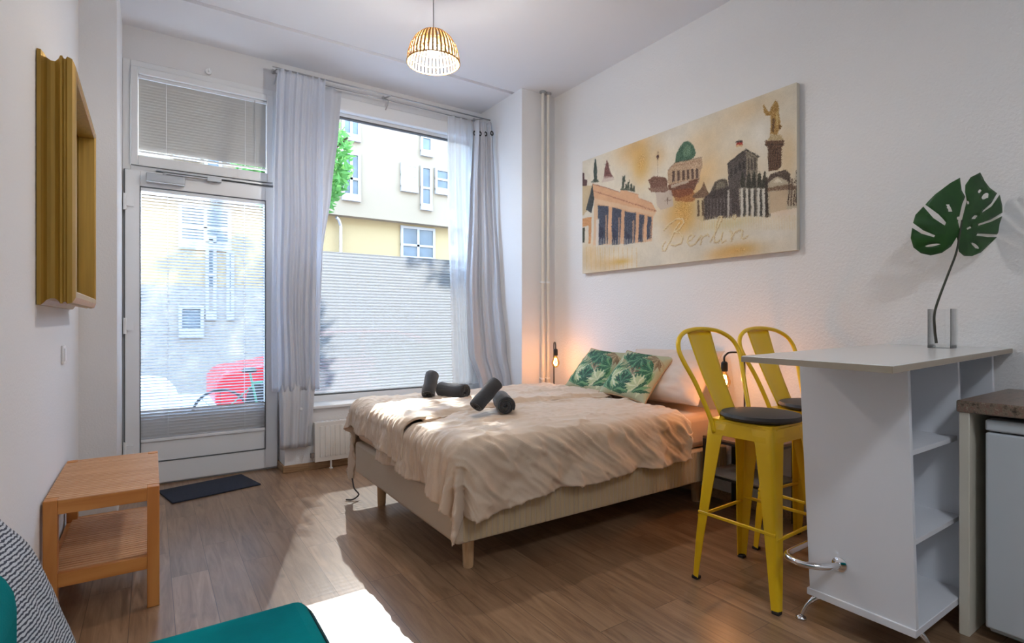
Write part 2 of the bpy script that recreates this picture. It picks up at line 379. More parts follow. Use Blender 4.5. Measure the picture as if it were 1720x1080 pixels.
# ---- outside
M_FAC1 = mat('cream_render_upper', (0.225, 0.178, 0.12), .9, var=.05, vscale=1)
M_FAC2 = mat('yellow_render_lower', (0.29, 0.215, 0.105), .9, var=.05, vscale=1)
M_WFR = mat('white_window_frame_outside', (.26, .25, .235), .5)
M_WGL = mat('reflecting_pane', (.10, .13, .15), .25, var=.4, vscale=3)
b = thing('apartment_building', 'cream and yellow apartment building with white windows across the street', 'building', (3, 14, -.45))
MB().box((-14, 14.0, -.45), (18, 22, 3.86)).build('lower_facade', M_FAC2, b)
MB().box((-14, 13.75, 3.86), (18, 22, 7.2)).build('upper_facade', M_FAC1, b)
MB().box((-14, 13.97, -.45), (18, 14.0, 1.95)).build('plinth', mat('pale_render_plinth', (.225, .20, .165), .9), b)
def fwin(x0, x1, z0, z1, y, nx=1, zs=(), shut=False):
    w = .07; f = MB()
    f.box((x0, y - .08, z0 - .12), (x1, y + .02, z0 + .04))
    ring(f, x0, x1, z0, z1, w, y - .05, y + .02)
    for i in range(1, nx):
        xx = x0 + (x1 - x0) * i / nx; f.box((xx - w / 2, y - .045, z0), (xx + w / 2, y + .02, z1))
    for q in zs: f.box((x0, y - .045, z0 + (z1 - z0) * q - .03), (x1, y + .02, z0 + (z1 - z0) * q + .03))
    o = f.build('window', M_WFR, b)
    MB().box((x0 + .03, y - .02, z0 + .03), (x1 - .03, y - .01, z1 - .03)).build('window_pane', M_SLAT if shut else M_WGL, o)
YU = 13.75
for k in range(-3, 5):
    ox = k * 5.2 if k else 0
    fwin(5.60 + ox, 6.10 + ox, 4.80, 5.46, YU, 1, (.5,), shut=(k % 2 == 0)); fwin(6.18 + ox, 6.53 + ox, 4.36, 5.48, YU, 1, (.45,)); fwin(6.62 + ox, 7.08 + ox, 4.86, 5.48, YU, 1, (.5,))
    fwin(6.18 + ox, 6.55 + ox, 5.86, 6.9, YU, 1, (.4,))
    fwin(4.02 + ox, 4.50 + ox, 4.36, 5.50, YU, 2, (.4,)); fwin(4.02 + ox, 4.50 + ox, 5.90, 7.0, YU, 2, (.4,))
    fwin(5.70 + ox, 6.74 + ox, 2.90, 3.80, 14.0, 2, (.42,))
    fwin(5.70 + ox, 6.19 + ox, .92, 1.50, 13.97, 1)
    if k <= 0: fwin(1.02 + ox, 1.24 + ox, 1.3, 3.12, 14.0, 1, (.5,)); fwin(1.44 + ox, 1.60 + ox, 1.3, 2.8, 14.0, 1, (.4, .7))
dr = MB(); ring(dr, 4.31, 4.95, -.35, 1.90, .08, 13.93, 13.99); dr = dr.build('entrance_door', M_WFR, b)
MB().box((4.37, 13.95, -.3), (4.9, 13.96, 1.85)).build('door_panel', mat('grey_green_door', (.16, .20, .20), .5), dr)
MB().tube([(4.04, 13.9, -.4), (4.04, 13.9, 3.6), (3.98, 13.85, 3.74), (3.9, 13.8, 3.8)], .04).build('downpipe', M_METAL, b)
struct('street_ground', MB().box((-30, 4.8, -.6), (40, 40, -.45)), mat('grey_asphalt', (.34, .33, .33), .9, var=.2, vscale=3))
struct('building_exterior', MB().box((-8, 4.77, -.6), (-.166, 4.95, 9)).box((NXR, 4.77, -.6), (14, 4.95, 9)).box((-.166, 4.77, 3.1), (NXR, 4.95, 9)).box((-.166, 4.77, -.6), (NXR, 4.95, -.05)), mat('grey_render', (.4, .39, .37), .9))

def car(name, label, x, y, z, colr, ln=4.1, face=1, h=1.45):
    t = thing(name, label, 'car', (x, y, z)); mt = mat(name + '_' + 'paint_%d' % int(colr[0] * 100), colr, .25)
    prof = [(0, .25), (0, .62), (.12, .78), (.95, .92), (1.55, h - .06), (1.9, h), (3.0, h), (3.55, h - .12), (3.95, .95), (4.1, .85), (4.1, .3), (3.7, .22), (.4, .22)]
    P = [(x + face * p * ln / 4.1 - face * ln / 2, z + q) for p, q in prof]
    MB().prism(P, 'Y', y - .85, y + .85).build('body', mt, t, bevel=.05, seg=3)
    side = [(1.15, .95), (1.62, h - .13), (1.95, h - .07), (2.35, h - .07), (2.35, .95)]; sid2 = [(2.43, .95), (2.43, h - .07), (3.0, h - .07), (3.42, h - .18), (3.7, .95)]
    for sd in (side, sid2):
        MB().prism([(x + face * p * ln / 4.1 - face * ln / 2, z + q) for p, q in sd], 'Y', y - .862, y + .862).build('side_window', mat('dark_car_glass', (.02, .04, .05), .05), t)
    for px in (.75, 3.3):
        cx = x + face * px * ln / 4.1 - face * ln / 2
        w = MB().lathe([(0, -.9), (.22, -.9), (.31, -.87), (.31, .87), (.22, .9), (0, .9)], (cx, y, z + .31), 20, mt=Matrix.Rotation(R(90), 3, 'X')).build('wheel', mat('tyre', (.02, .02, .02), .8), t, auto=40)
        MB().lathe([(0, -.915), (.19, -.905), (.2, -.89)], (cx, y, z + .31), 12, mt=Matrix.Rotation(R(90), 3, 'X'), cap=False).build('hub_cap', M_METAL, w)
    return t
car('car', 'silver-white car parked nearest the door glass, seen through the slats', -1.75, 8.6, -.45, (.62, .66, .70), face=-1, h=1.42)
car('car', 'red car parked behind the bicycles, seen through the door blind', 2.9, 10.6, -.45, (.55, .02, .03), face=1, h=1.45)
def bicycle(name, label, x, y, z, s, colr, rot=0):
    t = thing(name, label, 'bicycle', (x, y, z), 'bicycles parked on the pavement'); mc = mat('bicycle_frame_%d' % int(colr[1] * 100), colr, .35)
    q = lambda a, c, dy=0: (x + s * a, y + dy + rot * a, z + c)
    for a in (-.52, .52):
        w = MB().tube([q(a + .33 * math.cos(k * math.pi / 14), .34 + .33 * math.sin(k * math.pi / 14)) for k in range(28)], .017, n=6, closed=True)
        for k in range(8): w.tube([q(a, .34), q(a + .33 * math.cos(k * math.pi / 4), .34 + .33 * math.sin(k * math.pi / 4))], .003, n=4)
        w.build('wheel', M_BLACK, t)
    MB().tube([q(.52, .34), q(.40, .86), q(.36, 1.0)], .015).tube([q(.40, .80), q(-.12, .74)], .015).tube([q(.42, .72), q(-.05, .32)], .015).tube([q(-.16, .88), q(-.05, .32)], .015).tube([q(-.12, .72), q(-.52, .34), q(-.05, .32)], .01).build('frame', mc, t)
    MB().tube([q(.30, 1.03, -.26), q(.38, 1.0, -.1), q(.38, 1.0, .1), q(.30, 1.03, .26)], .012).build('handlebar', M_METAL, t)
    MB().lathe([(0, -.02), (.09, -.02), (.11, .01), (.06, .04), (0, .04)], q(-.17, .92), 12).build('saddle', M_BLACK, t)
    return t
bicycle('bicycle', 'red-framed bicycle parked nearest the silver-white car', 1.25, 6.3, -.45, 1, (.5, .03, .03), .1)
bicycle('bicycle', 'dark bicycle parked further right on the pavement behind the window film', 1.9, 7.3, -.45, -1, (.03, .04, .07), .1)
bicycle('bicycle', 'green-framed bicycle standing in front of the red car', 1.3, 8.2, -.45, 1, (.05, .25, .16), -.1)

def tree(name, label, x, y, z, hz, rad, n, seed, shade_crown=None):
    random.seed(seed); t = thing(name, label, 'tree', (x, y, z))
    tr = MB().tube(spline([(x, y, z), (x + .03, y, z + 1.2), (x - .02, y, z + hz)], 4), [.11] * 4 + [.09] * 4 + [.06], n=8)
    for k in range(9):
        a = k * 2.4; tr.tube(spline([(x, y, z + hz - .9 + .08 * k), (x + .45 * math.cos(a), y + .45 * math.sin(a), z + hz - .2 + .1 * k), (x + .95 * rad * math.cos(a), y + .95 * rad * math.sin(a), z + hz + .15 + .1 * k)], 3), .018, n=5)
    tr.build('trunk', mat('tree_bark', (.10, .07, .05), .9, bump=.6), t)
    lv = MB()
    for k in range(n):
        while True:
            p = Vector((random.uniform(-1, 1), random.uniform(-1, 1), random.uniform(-1, 1)))
            if .25 < p.length < 1: break
        c = Vector((x + p.x * rad, y + p.y * rad, z + hz + .35 + p.z * rad * 1.15)); u = Vector((random.gauss(0, 1), random.gauss(0, 1), random.gauss(0, .6))).normalized(); w = u.orthogonal().normalized() * .05; u *= .09
        lv.add([c - u, c + w, c + u, c - w], [(0, 1, 2, 3)])
    if shade_crown:  # crown and branch added above the window view to shade the sun
        (ex, ey, ez, er) = shade_crown; MB().tube(spline([(x, y, z + hz - .3), (x + .05, y, z + hz + 1.6), (x + .25, y, z + hz + 2.65), (x + 1.0, ey, z + hz + 2.95), (ex, ey, ez + .1)], 4), [.05] * 8 + [.03] * 9, n=6).build('shade_bough', MATS['tree_bark'], t)
        for k in range(2400):
            while True:
                p = Vector((random.uniform(-1, 1), random.uniform(-1, 1), random.uniform(-1, 1)))
                if p.length < 1: break
            c = (Vector((ex, ey, ez)) + p * er) if k < 1700 else (Vector((2.72, 8.6, 6.1)) + p * .62); u = Vector((random.gauss(0, 1), random.gauss(0, 1), random.gauss(0, .6))).normalized(); w = u.orthogonal().normalized() * .07; u *= .11  # later leaves form a second added clump, keeping sun off the sofa
            lv.add([c - u, c + w, c + u, c - w], [(0, 1, 2, 3)])
    f = lv.build('foliage', cloth_mat('leaf_green', (.15, .36, .11), .5), t, fix=False)
    return t
tree('street_tree', 'young green street tree seen past the left curtain edge, with an added unseen shading crown', 1.80, 8.6, -.45, 3.75, .85, 2600, 3, (4.2, 8.9, 5.85, .92))
for k, (hx, hy) in enumerate([(3.6, 8.4), (5.0, 8.4)]):
    s_ = MB(); random.seed(50 + k)
    for q in range(900):
        p = Vector((random.uniform(-.6, .6), random.uniform(-.35, .35), random.uniform(.1, 1.2))); u = Vector((random.gauss(0, 1), random.gauss(0, 1), random.gauss(0, .6))).normalized() * .08; w = u.orthogonal().normalized() * .05
        c = Vector((hx, hy, -.43)) + p; s_.add([c - u, c + w, c + u, c - w], [(0, 1, 2, 3)])
    tag(s_.build('street_shrub', cloth_mat('shrub_green', (.06, .2, .06), .4), fix=False), ['bushy street shrub left in the frosted window strip', 'bushy street shrub right in the frosted window strip'][k], 'shrub')
ART=[('b',(226,178,110),0.8,110,70,(318,24)),
('b',(214,160,70),0.8,60,90,(361,101)),
('b',(226,178,110),0.6,40,50,(454,85)),
('b',(226,178,110),0.35,120,50,(640,81)),
('b',(226,178,110),0.4,130,50,(844,32)),
('b',(214,160,70),1,80,120,(569,324)),
('b',(226,178,110),0.7,90,60,(513,360)),
('b',(226,178,110),0.6,70,60,(623,230)),
('b',(214,160,70),0.9,110,30,(807,500)),
('b',(226,178,110),0.7,80,30,(738,513)),
('b',(226,178,110),0.7,150,60,(153,480)),
('b',(226,178,110),0.5,80,60,(49,434)),
('b',(226,178,110),0.35,110,90,(807,216)),
('b',(226,178,110),0.5,60,90,(682,186)),
('b',(226,178,110),0.5,40,120,(969,224)),
('b',(200,190,120),0.5,120,30,(769,407)),
('b',(226,178,140),0.5,50,60,(953,377)),
('b',(238,232,220),0.7,60,50,(445,381)),
('b',(238,232,220),0.7,90,70,(913,460)),
('b',(238,232,220),0.7,90,60,(532,36)),
('b',(238,232,220),0.7,40,90,(886,137)),
('b',(238,232,220),0.7,150,40,(605,455)),
('p',(90,62,62),0.95,[(-12,47),(11,57),(11,85),(33,92),(30,121),(-12,114)]),
('p',(205,180,140),0.8,[(-12,114),(69,125),(36,232),(-12,260)]),
('p',(214,150,95),0.9,[(-12,265),(63,268),(60,290),(57,390),(42,388),(41,305),(-12,307)]),
('p',(60,60,45),0.9,[(-8,309),(16,311),(14,380),(-8,381)]),
('p',(66,72,76),1,[(69,118),(89,142),(63,250),(22,229)]),
('p',(226,178,140),1,[(69,115),(243,191),(246,181),(345,221),(347,236),(414,264),(442,306),(436,310),(424,319),(417,425),(76,401),(79,185)]),
('p',(232,196,160),1,[(79,185),(439,311),(429,324),(102,216),(102,404),(73,401)]),
('l',(150,95,75),1,2.5,[(73,150),(439,305)]),
('l',(120,80,70),0.9,2,[(69,118),(243,191)]),
('l',(170,115,85),0.9,1.5,[(246,181),(345,221)]),
('l',(170,115,85),0.8,1.5,[(347,236),(419,270)]),
('p',(74,80,98),1,[(102,221),(171,238),(165,403),(102,404)]),
('p',(200,160,130),0.8,[(149,273),(160,274),(159,402),(149,401)]),
('p',(50,48,70),0.6,[(106,310),(137,333),(137,381),(106,377)]),
('p',(74,80,98),1,[(193,248),(247,266),(241,416),(190,414)]),
('p',(200,160,130),0.8,[(230,298),(238,297),(237,415),(230,415)]),
('p',(50,48,70),0.6,[(197,336),(220,356),(220,396),(197,393)]),
('p',(74,80,98),1,[(266,276),(331,295),(326,418),(263,419)]),
('p',(200,160,130),0.8,[(310,325),(321,325),(319,417),(310,416)]),
('p',(50,48,70),0.6,[(270,360),(299,381),(299,398),(270,394)]),
('p',(74,80,98),1,[(348,304),(377,312),(372,419),(345,418)]),
('p',(200,160,130),0.8,[(368,347),(373,347),(372,419),(368,419)]),
('p',(50,48,70),0.6,[(352,386),(363,403),(363,402),(352,401)]),
('p',(74,80,98),1,[(393,319),(416,325),(414,413),(391,414)]),
('p',(200,160,130),0.8,[(408,362),(412,360),(412,412),(408,412)]),
('p',(50,48,70),0.6,[(396,400),(404,417),(404,396),(396,394)]),
('p',(236,226,214),0.9,[(92,286),(110,285),(107,404),(92,412)]),
('p',(62,72,62),0.95,[(251,176),(254,125),(263,132),(266,179)]),
('p',(62,72,62),0.95,[(262,153),(264,119),(269,124),(271,155)]),
('p',(62,72,62),0.95,[(271,184),(274,160),(281,164),(285,186)]),
('p',(62,72,62),0.95,[(281,185),(285,155),(293,160),(297,188)]),
('p',(62,72,62),0.95,[(298,196),(302,167),(310,172),(314,199)]),
('p',(62,72,62),0.95,[(313,202),(316,179),(323,183),(326,204)]),
('p',(62,72,62),0.95,[(292,163),(293,148),(297,151),(298,165)]),
('p',(70,80,68),0.9,[(241,180),(249,175),(329,200),(326,206)]),
('p',(58,72,66),0.95,[(79,109),(76,58),(84,7),(92,13),(99,64),(97,113)]),
('p',(70,80,70),0.8,[(56,108),(76,99),(102,105),(112,120)]),
('p',(120,78,74),0.95,[(140,109),(148,66),(160,30),(170,46),(180,83),(202,118)]),
('p',(205,185,175),0.7,[(127,124),(140,100),(199,113),(208,132)]),
('l',(70,40,42),0.8,2,[(145,48),(180,60)]),
('l',(70,40,42),0.8,2,[(145,66),(180,77)]),
('l',(70,40,42),0.8,2,[(145,84),(180,95)]),
('l',(120,100,90),0.8,1.5,[(446,70),(447,193)]),
('p',(80,50,45),1,[(438,90),(446,82),(454,94),(446,103)]),
('l',(90,60,60),0.9,2.5,[(446,73),(446,86)]),
('p',(190,160,130),1,[(496,157),(532,135),(652,147),(657,173),(640,234),(605,256),(513,237),(497,203)]),
('p',(72,106,84),1,[(532,136),(536,105),(551,83),(573,66),(596,69),(615,90),(624,110),(624,132),(605,142)]),
('p',(120,150,120),0.6,[(569,99),(587,78),(605,90),(601,123),(574,123)]),
('l',(90,70,60),0.9,2,[(497,157),(532,134),(652,145)]),
('l',(150,110,90),0.9,2,[(513,146),(648,156)]),
('p',(84,62,54),0.9,[(518,166),(530,166),(530,207),(518,208)]),
('p',(84,62,54),0.9,[(541,169),(553,170),(553,209),(541,210)]),
('p',(84,62,54),0.9,[(565,173),(577,173),(577,212),(565,213)]),
('p',(84,62,54),0.9,[(587,175),(598,176),(598,214),(587,215)]),
('p',(84,62,54),0.9,[(607,178),(618,179),(618,216),(607,217)]),
('p',(84,62,54),0.9,[(627,181),(638,181),(638,218),(627,219)]),
('p',(104,62,46),0.85,[(497,215),(640,220),(623,252),(605,271),(551,275),(503,255)]),
('p',(214,200,180),0.8,[(513,218),(596,218),(596,225),(513,230)]),
('p',(110,72,58),0.9,[(398,174),(424,164),(484,181),(496,199),(492,218),(414,209)]),
('p',(206,190,176),0.9,[(434,221),(513,237),(524,301),(464,305),(445,286)]),
('p',(120,84,70),0.8,[(398,206),(493,214),(499,235),(484,241),(414,225)]),
('l',(90,60,50),0.9,3,[(493,264),(496,288)]),
('l',(90,60,50),0.9,2,[(482,274),(513,276)]),
('p',(150,80,40),0.6,[(513,237),(605,249),(640,292),(605,301),(532,283)]),
('p',(120,92,70),0.95,[(614,276),(648,258),(661,236),(672,263),(682,279),(690,302),(615,288)]),
('p',(212,192,150),0.9,[(624,290),(690,298),(690,373),(652,382),(626,363)]),
('p',(92,70,50),0.9,[(632,298),(641,300),(641,358),(632,360)]),
('p',(92,70,50),0.9,[(652,302),(660,303),(660,361),(652,364)]),
('p',(92,70,50),0.9,[(670,305),(677,307),(677,364),(670,366)]),
('p',(84,76,66),0.95,[(690,274),(707,248),(726,242),(754,248),(762,281),(760,302),(690,302)]),
('p',(150,140,120),0.6,[(710,260),(729,250),(748,258),(746,278),(714,279)]),
('p',(72,62,60),0.97,[(661,297),(690,277),(762,274),(803,290),(807,388),(661,376)]),
('p',(120,112,110),0.8,[(674,299),(677,299),(677,371),(674,370)]),
('p',(120,112,110),0.8,[(687,302),(692,302),(692,374),(687,373)]),
('p',(120,112,110),0.8,[(702,304),(705,305),(705,376),(702,375)]),
('p',(120,112,110),0.8,[(715,307),(719,308),(719,378),(715,377)]),
('p',(120,112,110),0.8,[(729,309),(733,310),(733,380),(729,380)]),
('p',(120,112,110),0.8,[(742,312),(746,313),(746,382),(742,382)]),
('p',(120,112,110),0.8,[(755,315),(759,315),(759,385),(755,384)]),
('p',(120,112,110),0.8,[(769,317),(773,318),(773,386),(769,386)]),
('p',(196,188,176),0.95,[(757,287),(765,289),(765,382),(757,384)]),
('p',(88,80,76),1,[(758,194),(826,163),(829,168),(829,295),(762,288)]),
('p',(140,128,110),1,[(826,164),(874,199),(869,212),(872,310),(829,302)]),
('l',(54,48,44),1,4,[(757,197),(826,163),(875,201)]),
('l',(54,48,44),0.8,2,[(762,209),(826,175),(869,209)]),
('p',(50,44,44),0.9,[(769,221),(776,219),(776,243),(769,245)]),
('p',(50,44,44),0.9,[(785,215),(792,213),(792,237),(785,238)]),
('p',(50,44,44),0.9,[(801,208),(808,205),(808,230),(801,231)]),
('p',(50,44,44),0.9,[(815,204),(821,202),(821,226),(815,227)]),
('p',(70,60,54),0.9,[(834,196),(840,200),(840,237),(834,236)]),
('p',(70,60,54),0.9,[(845,199),(852,203),(852,240),(845,238)]),
('p',(70,60,54),0.9,[(857,202),(863,206),(863,243),(857,241)]),
('p',(120,112,100),1,[(805,270),(913,280),(916,407),(805,388)]),
('p',(220,214,200),0.95,[(809,291),(818,292),(818,391),(809,392)]),
('p',(56,54,50),0.9,[(819,300),(825,299),(825,388),(819,391)]),
('p',(220,214,200),0.95,[(828,295),(837,296),(837,393),(828,396)]),
('p',(56,54,50),0.9,[(838,304),(844,303),(844,391),(838,393)]),
('p',(220,214,200),0.95,[(847,299),(857,299),(857,397),(847,398)]),
('p',(56,54,50),0.9,[(857,308),(863,308),(863,395),(857,397)]),
('p',(220,214,200),0.95,[(869,303),(879,304),(879,400),(869,402)]),
('p',(56,54,50),0.9,[(879,312),(885,312),(885,398),(879,401)]),
('p',(220,214,200),0.95,[(887,307),(896,308),(896,403),(887,405)]),
('p',(56,54,50),0.9,[(897,316),(902,315),(902,401),(897,403)]),
('p',(56,54,44),0.95,[(807,291),(810,251),(816,232),(822,253),(826,291)]),
('p',(56,54,44),0.95,[(829,295),(832,255),(838,237),(844,258),(848,296)]),
('p',(56,54,44),0.95,[(847,299),(850,260),(856,241),(862,262),(866,299)]),
('p',(56,54,44),0.95,[(869,303),(871,264),(877,246),(882,267),(887,304)]),
('p',(56,54,44),0.95,[(886,307),(888,269),(894,250),(899,271),(904,307)]),
('p',(190,176,150),0.95,[(903,297),(940,277),(975,307),(1000,337),(1000,392),(907,395)]),
('p',(82,66,56),0.95,[(913,268),(963,265),(979,282),(979,310),(940,280),(903,291)]),
('p',(230,222,200),0.9,[(923,296),(940,285),(956,305)]),
('p',(110,80,60),0.7,[(903,310),(979,314),(1003,331),(1003,337),(903,320)]),
('p',(70,50,40),0.85,[(972,297),(976,297),(976,382),(972,381)]),
('p',(70,50,40),0.85,[(981,298),(985,299),(985,384),(981,382)]),
('p',(70,50,40),0.85,[(990,301),(993,301),(994,385),(990,384)]),
('p',(70,50,40),0.85,[(998,302),(1002,303),(1003,386),(998,386)]),
('p',(60,54,40),0.9,[(996,274),(1005,276),(1005,375),(996,373)]),
('p',(60,48,40),0.9,[(896,276),(905,272),(907,405),(898,407)]),
('p',(216,186,150),0.6,[(913,325),(969,330),(969,393),(913,396)]),
('p',(70,50,50),1,[(791,125),(815,128),(816,136),(792,134)]),
('p',(176,60,50),1,[(792,132),(816,135),(816,143),(792,140)]),
('p',(214,170,120),0.9,[(792,139),(816,142),(815,149),(792,147)]),
('p',(104,74,52),1,[(896,153),(958,168),(957,183),(950,191),(950,251),(940,261),(907,256),(904,178),(896,168)]),
('l',(60,42,34),0.8,2,[(908,179),(907,247)]),
('l',(60,42,34),0.8,2,[(915,181),(914,248)]),
('l',(60,42,34),0.8,2,[(923,183),(922,250)]),
('l',(60,42,34),0.8,2,[(930,185),(929,252)]),
('l',(60,42,34),0.8,2,[(937,187),(936,254)]),
('l',(60,42,34),0.8,2,[(945,189),(943,255)]),
('p',(190,165,120),0.9,[(913,139),(946,147),(957,167),(903,155)]),
('l',(60,40,30),0.9,3,[(897,168),(957,182)]),
('p',(176,136,72),1,[(912,138),(914,107),(913,77),(896,70),(891,58),(887,37),(891,32),(898,50),(910,64),(916,47),(925,40),(928,33),(935,37),(940,54),(941,80),(946,116),(953,124),(946,132),(940,134),(937,146)]),
('p',(96,66,36),0.8,[(917,127),(920,86),(926,92),(924,136)]),
('p',(232,206,140),0.7,[(931,86),(936,63),(938,102),(933,132)]),
('p',(96,66,36),0.7,[(940,115),(952,125),(943,134)]),
('p',(232,222,200),0.45,[(89,366),(97,368),(97,448),(89,447)]),
('p',(232,222,200),0.45,[(104,372),(112,369),(112,449),(104,449)]),
('p',(232,222,200),0.45,[(120,377),(127,371),(127,451),(120,450)]),
('p',(232,222,200),0.45,[(135,383),(143,374),(143,453),(135,452)]),
('p',(232,222,200),0.45,[(150,388),(158,375),(158,454),(150,453)]),
('p',(232,222,200),0.45,[(165,394),(173,377),(173,455),(165,455)]),
('p',(232,222,200),0.45,[(180,399),(187,379),(187,457),(180,457)]),
('p',(232,222,200),0.45,[(195,404),(202,381),(202,459),(195,458)]),
('p',(232,222,200),0.45,[(209,409),(216,383),(216,460),(209,459)]),
('p',(232,222,200),0.45,[(224,415),(231,385),(231,462),(224,461)]),
('p',(232,222,200),0.45,[(237,386),(245,387),(245,463),(237,462)]),
('p',(232,222,200),0.45,[(252,391),(259,388),(259,464),(252,464)]),
('p',(232,222,200),0.45,[(265,396),(273,390),(273,466),(265,465)]),
('p',(232,222,200),0.45,[(279,401),(286,392),(286,467),(279,466)]),
('p',(232,222,200),0.45,[(293,406),(299,394),(299,469),(293,468)]),
('p',(232,222,200),0.45,[(307,411),(313,396),(313,470),(307,469)]),
('p',(232,222,200),0.45,[(320,416),(326,397),(326,471),(320,471)]),
('p',(232,222,200),0.45,[(333,421),(340,399),(340,473),(333,472)]),
('p',(232,222,200),0.45,[(346,426),(353,401),(353,474),(346,473)]),
('p',(232,222,200),0.45,[(359,431),(365,402),(365,475),(359,475)]),
('p',(232,222,200),0.45,[(372,403),(378,404),(378,476),(372,476)]),
('p',(232,222,200),0.45,[(385,408),(391,405),(391,478),(385,477)]),
('p',(232,222,200),0.45,[(397,413),(403,407),(403,479),(397,479)]),
('p',(232,222,200),0.45,[(409,418),(416,409),(416,480),(409,480)]),
('p',(232,222,200),0.45,[(422,423),(428,410),(428,482),(422,481)]),
('p',(226,200,150),0.45,[(640,369),(646,355),(646,410),(640,409)]),
('p',(226,200,150),0.45,[(651,357),(657,357),(657,411),(651,410)]),
('p',(226,200,150),0.45,[(662,371),(668,359),(668,413),(662,412)]),
('p',(226,200,150),0.45,[(673,385),(679,360),(679,414),(673,414)]),
('p',(226,200,150),0.45,[(684,373),(689,363),(689,416),(684,415)]),
('p',(226,200,150),0.45,[(694,387),(700,364),(700,418),(694,416)]),
('p',(226,200,150),0.45,[(705,375),(710,366),(710,419),(705,418)]),
('p',(226,200,150),0.45,[(715,388),(721,368),(721,420),(715,420)]),
('p',(226,200,150),0.45,[(726,377),(731,369),(731,422),(726,421)]),
('p',(226,200,150),0.45,[(736,391),(742,371),(742,423),(736,423)]),
('p',(226,200,150),0.45,[(746,379),(752,373),(752,425),(746,424)]),
('p',(226,200,150),0.45,[(757,392),(762,374),(762,426),(757,425)]),
('p',(226,200,150),0.45,[(766,381),(772,376),(772,427),(766,427)]),
('p',(226,200,150),0.45,[(776,394),(782,377),(782,429),(776,428)]),
('p',(226,200,150),0.45,[(786,382),(792,379),(792,430),(786,430)]),
('p',(226,200,150),0.45,[(796,396),(801,381),(801,432),(796,431)]),
('p',(226,200,150),0.45,[(805,385),(811,382),(811,433),(805,432)]),
('p',(226,200,150),0.45,[(815,397),(820,384),(820,435),(815,434)]),
('p',(226,200,150),0.45,[(825,386),(830,386),(830,436),(825,435)]),
('p',(226,200,150),0.45,[(835,399),(840,387),(840,437),(835,436)]),
('p',(226,200,150),0.45,[(844,388),(849,389),(849,438),(844,438)]),
('p',(226,200,150),0.45,[(853,401),(858,390),(858,440),(853,439)]),
('p',(226,200,150),0.45,[(862,413),(867,392),(867,441),(862,441)]),
('p',(226,200,150),0.45,[(871,402),(876,393),(876,442),(871,442)]),
('p',(226,200,150),0.45,[(880,415),(885,395),(885,444),(880,443)]),
('p',(226,200,150),0.45,[(890,404),(894,396),(894,445),(890,445)]),
('p',(226,200,150),0.45,[(898,416),(903,398),(903,446),(898,446)]),
('p',(226,200,150),0.45,[(907,405),(912,399),(912,447),(907,447)]),
('p',(226,200,150),0.45,[(916,418),(920,401),(920,449),(916,448)]),
('p',(226,200,150),0.45,[(925,407),(929,402),(929,450),(925,449)]),
('p',(226,200,150),0.45,[(933,419),(938,403),(938,451),(933,451)]),
('p',(226,200,150),0.45,[(942,409),(946,405),(946,452),(942,452)]),
('p',(226,200,150),0.45,[(950,421),(955,406),(955,454),(950,453)]),
('p',(226,200,150),0.45,[(959,410),(963,408),(963,455),(959,454)]),
('p',(226,200,150),0.45,[(967,422),(971,409),(971,456),(967,455)]),
('p',(226,200,150),0.45,[(975,412),(980,410),(980,457),(975,457)]),
('p',(226,200,150),0.45,[(984,424),(988,412),(988,458),(984,458)]),
('p',(226,200,150),0.45,[(991,413),(996,413),(996,459),(991,459)]),
('b',(236,226,204),0.8,190,26,(261,456)),
('b',(236,226,204),0.8,200,22,(822,435)),
('b',(222,176,84),0.8,60,14,(249,489)),
('l',(222,176,96),0.5,3,[(-5,401),(-3,502)]),
('l',(222,176,96),0.5,3,[(26,404),(29,505)]),
('l',(222,176,96),0.5,3,[(57,408),(60,508)]),
('l',(222,176,96),0.5,3,[(88,411),(90,510)]),
('l',(222,176,96),0.5,3,[(118,414),(120,512)]),
('l',(222,176,96),0.5,3,[(147,418),(149,515)]),
('l',(222,176,96),0.5,3,[(175,421),(177,517)]),
('l',(222,176,96),0.5,3,[(203,424),(205,519)]),
('l',(222,176,96),0.5,3,[(231,427),(233,521)]),
('l',(222,176,96),0.5,3,[(257,431),(260,524)]),
('l',(222,176,96),0.5,3,[(284,434),(286,526)]),
('l',(222,176,96),0.5,3,[(310,436),(312,528)]),
('l',(222,176,96),0.5,3,[(335,440),(337,530)]),
('l',(170,128,78),0.6,5.5,[(557,373),(534,396),(510,438),(486,470),(472,469),(471,453),(486,436)]),
('l',(238,222,178),0.95,4,[(555,370),(532,393),(508,436),(484,468),(470,466),(469,451),(484,433)]),
('l',(170,128,78),0.6,5.5,[(478,388),(505,369),(543,355),(570,360),(575,376),(557,396),(529,404),(557,410),(570,427),(562,449),(534,457),(515,451)]),
('l',(238,222,178),0.95,4,[(476,386),(503,366),(541,353),(569,358),(573,373),(555,393),(527,402),(555,408),(569,425),(560,446),(532,454),(513,448)]),
('l',(170,128,78),0.6,5.5,[(588,448),(607,443),(617,431),(607,423),(593,430),(588,448),(599,464),(620,461),(641,444)]),
('l',(238,222,178),0.95,4,[(587,446),(605,441),(615,429),(605,420),(591,428),(587,446),(598,462),(618,459),(640,442)]),
('l',(170,128,78),0.6,5.5,[(631,452),(648,432),(652,440),(644,465)]),
('l',(238,222,178),0.95,4,[(629,449),(646,430),(650,438),(642,463)]),
('l',(170,128,78),0.6,5.5,[(646,449),(660,437),(677,432),(682,440)]),
('l',(238,222,178),0.95,4,[(645,447),(658,435),(675,430),(680,437)]),
('l',(170,128,78),0.6,5.5,[(687,460),(712,428),(734,393),(737,377),(726,378),(714,408),(705,445),(705,463),(718,465),(732,453)]),
('l',(238,222,178),0.95,4,[(686,458),(710,426),(732,391),(735,375),(724,376),(713,405),(703,443),(703,460),(716,463),(730,451)]),
('l',(170,128,78),0.6,5.5,[(740,434),(732,459),(738,468),(752,462)]),
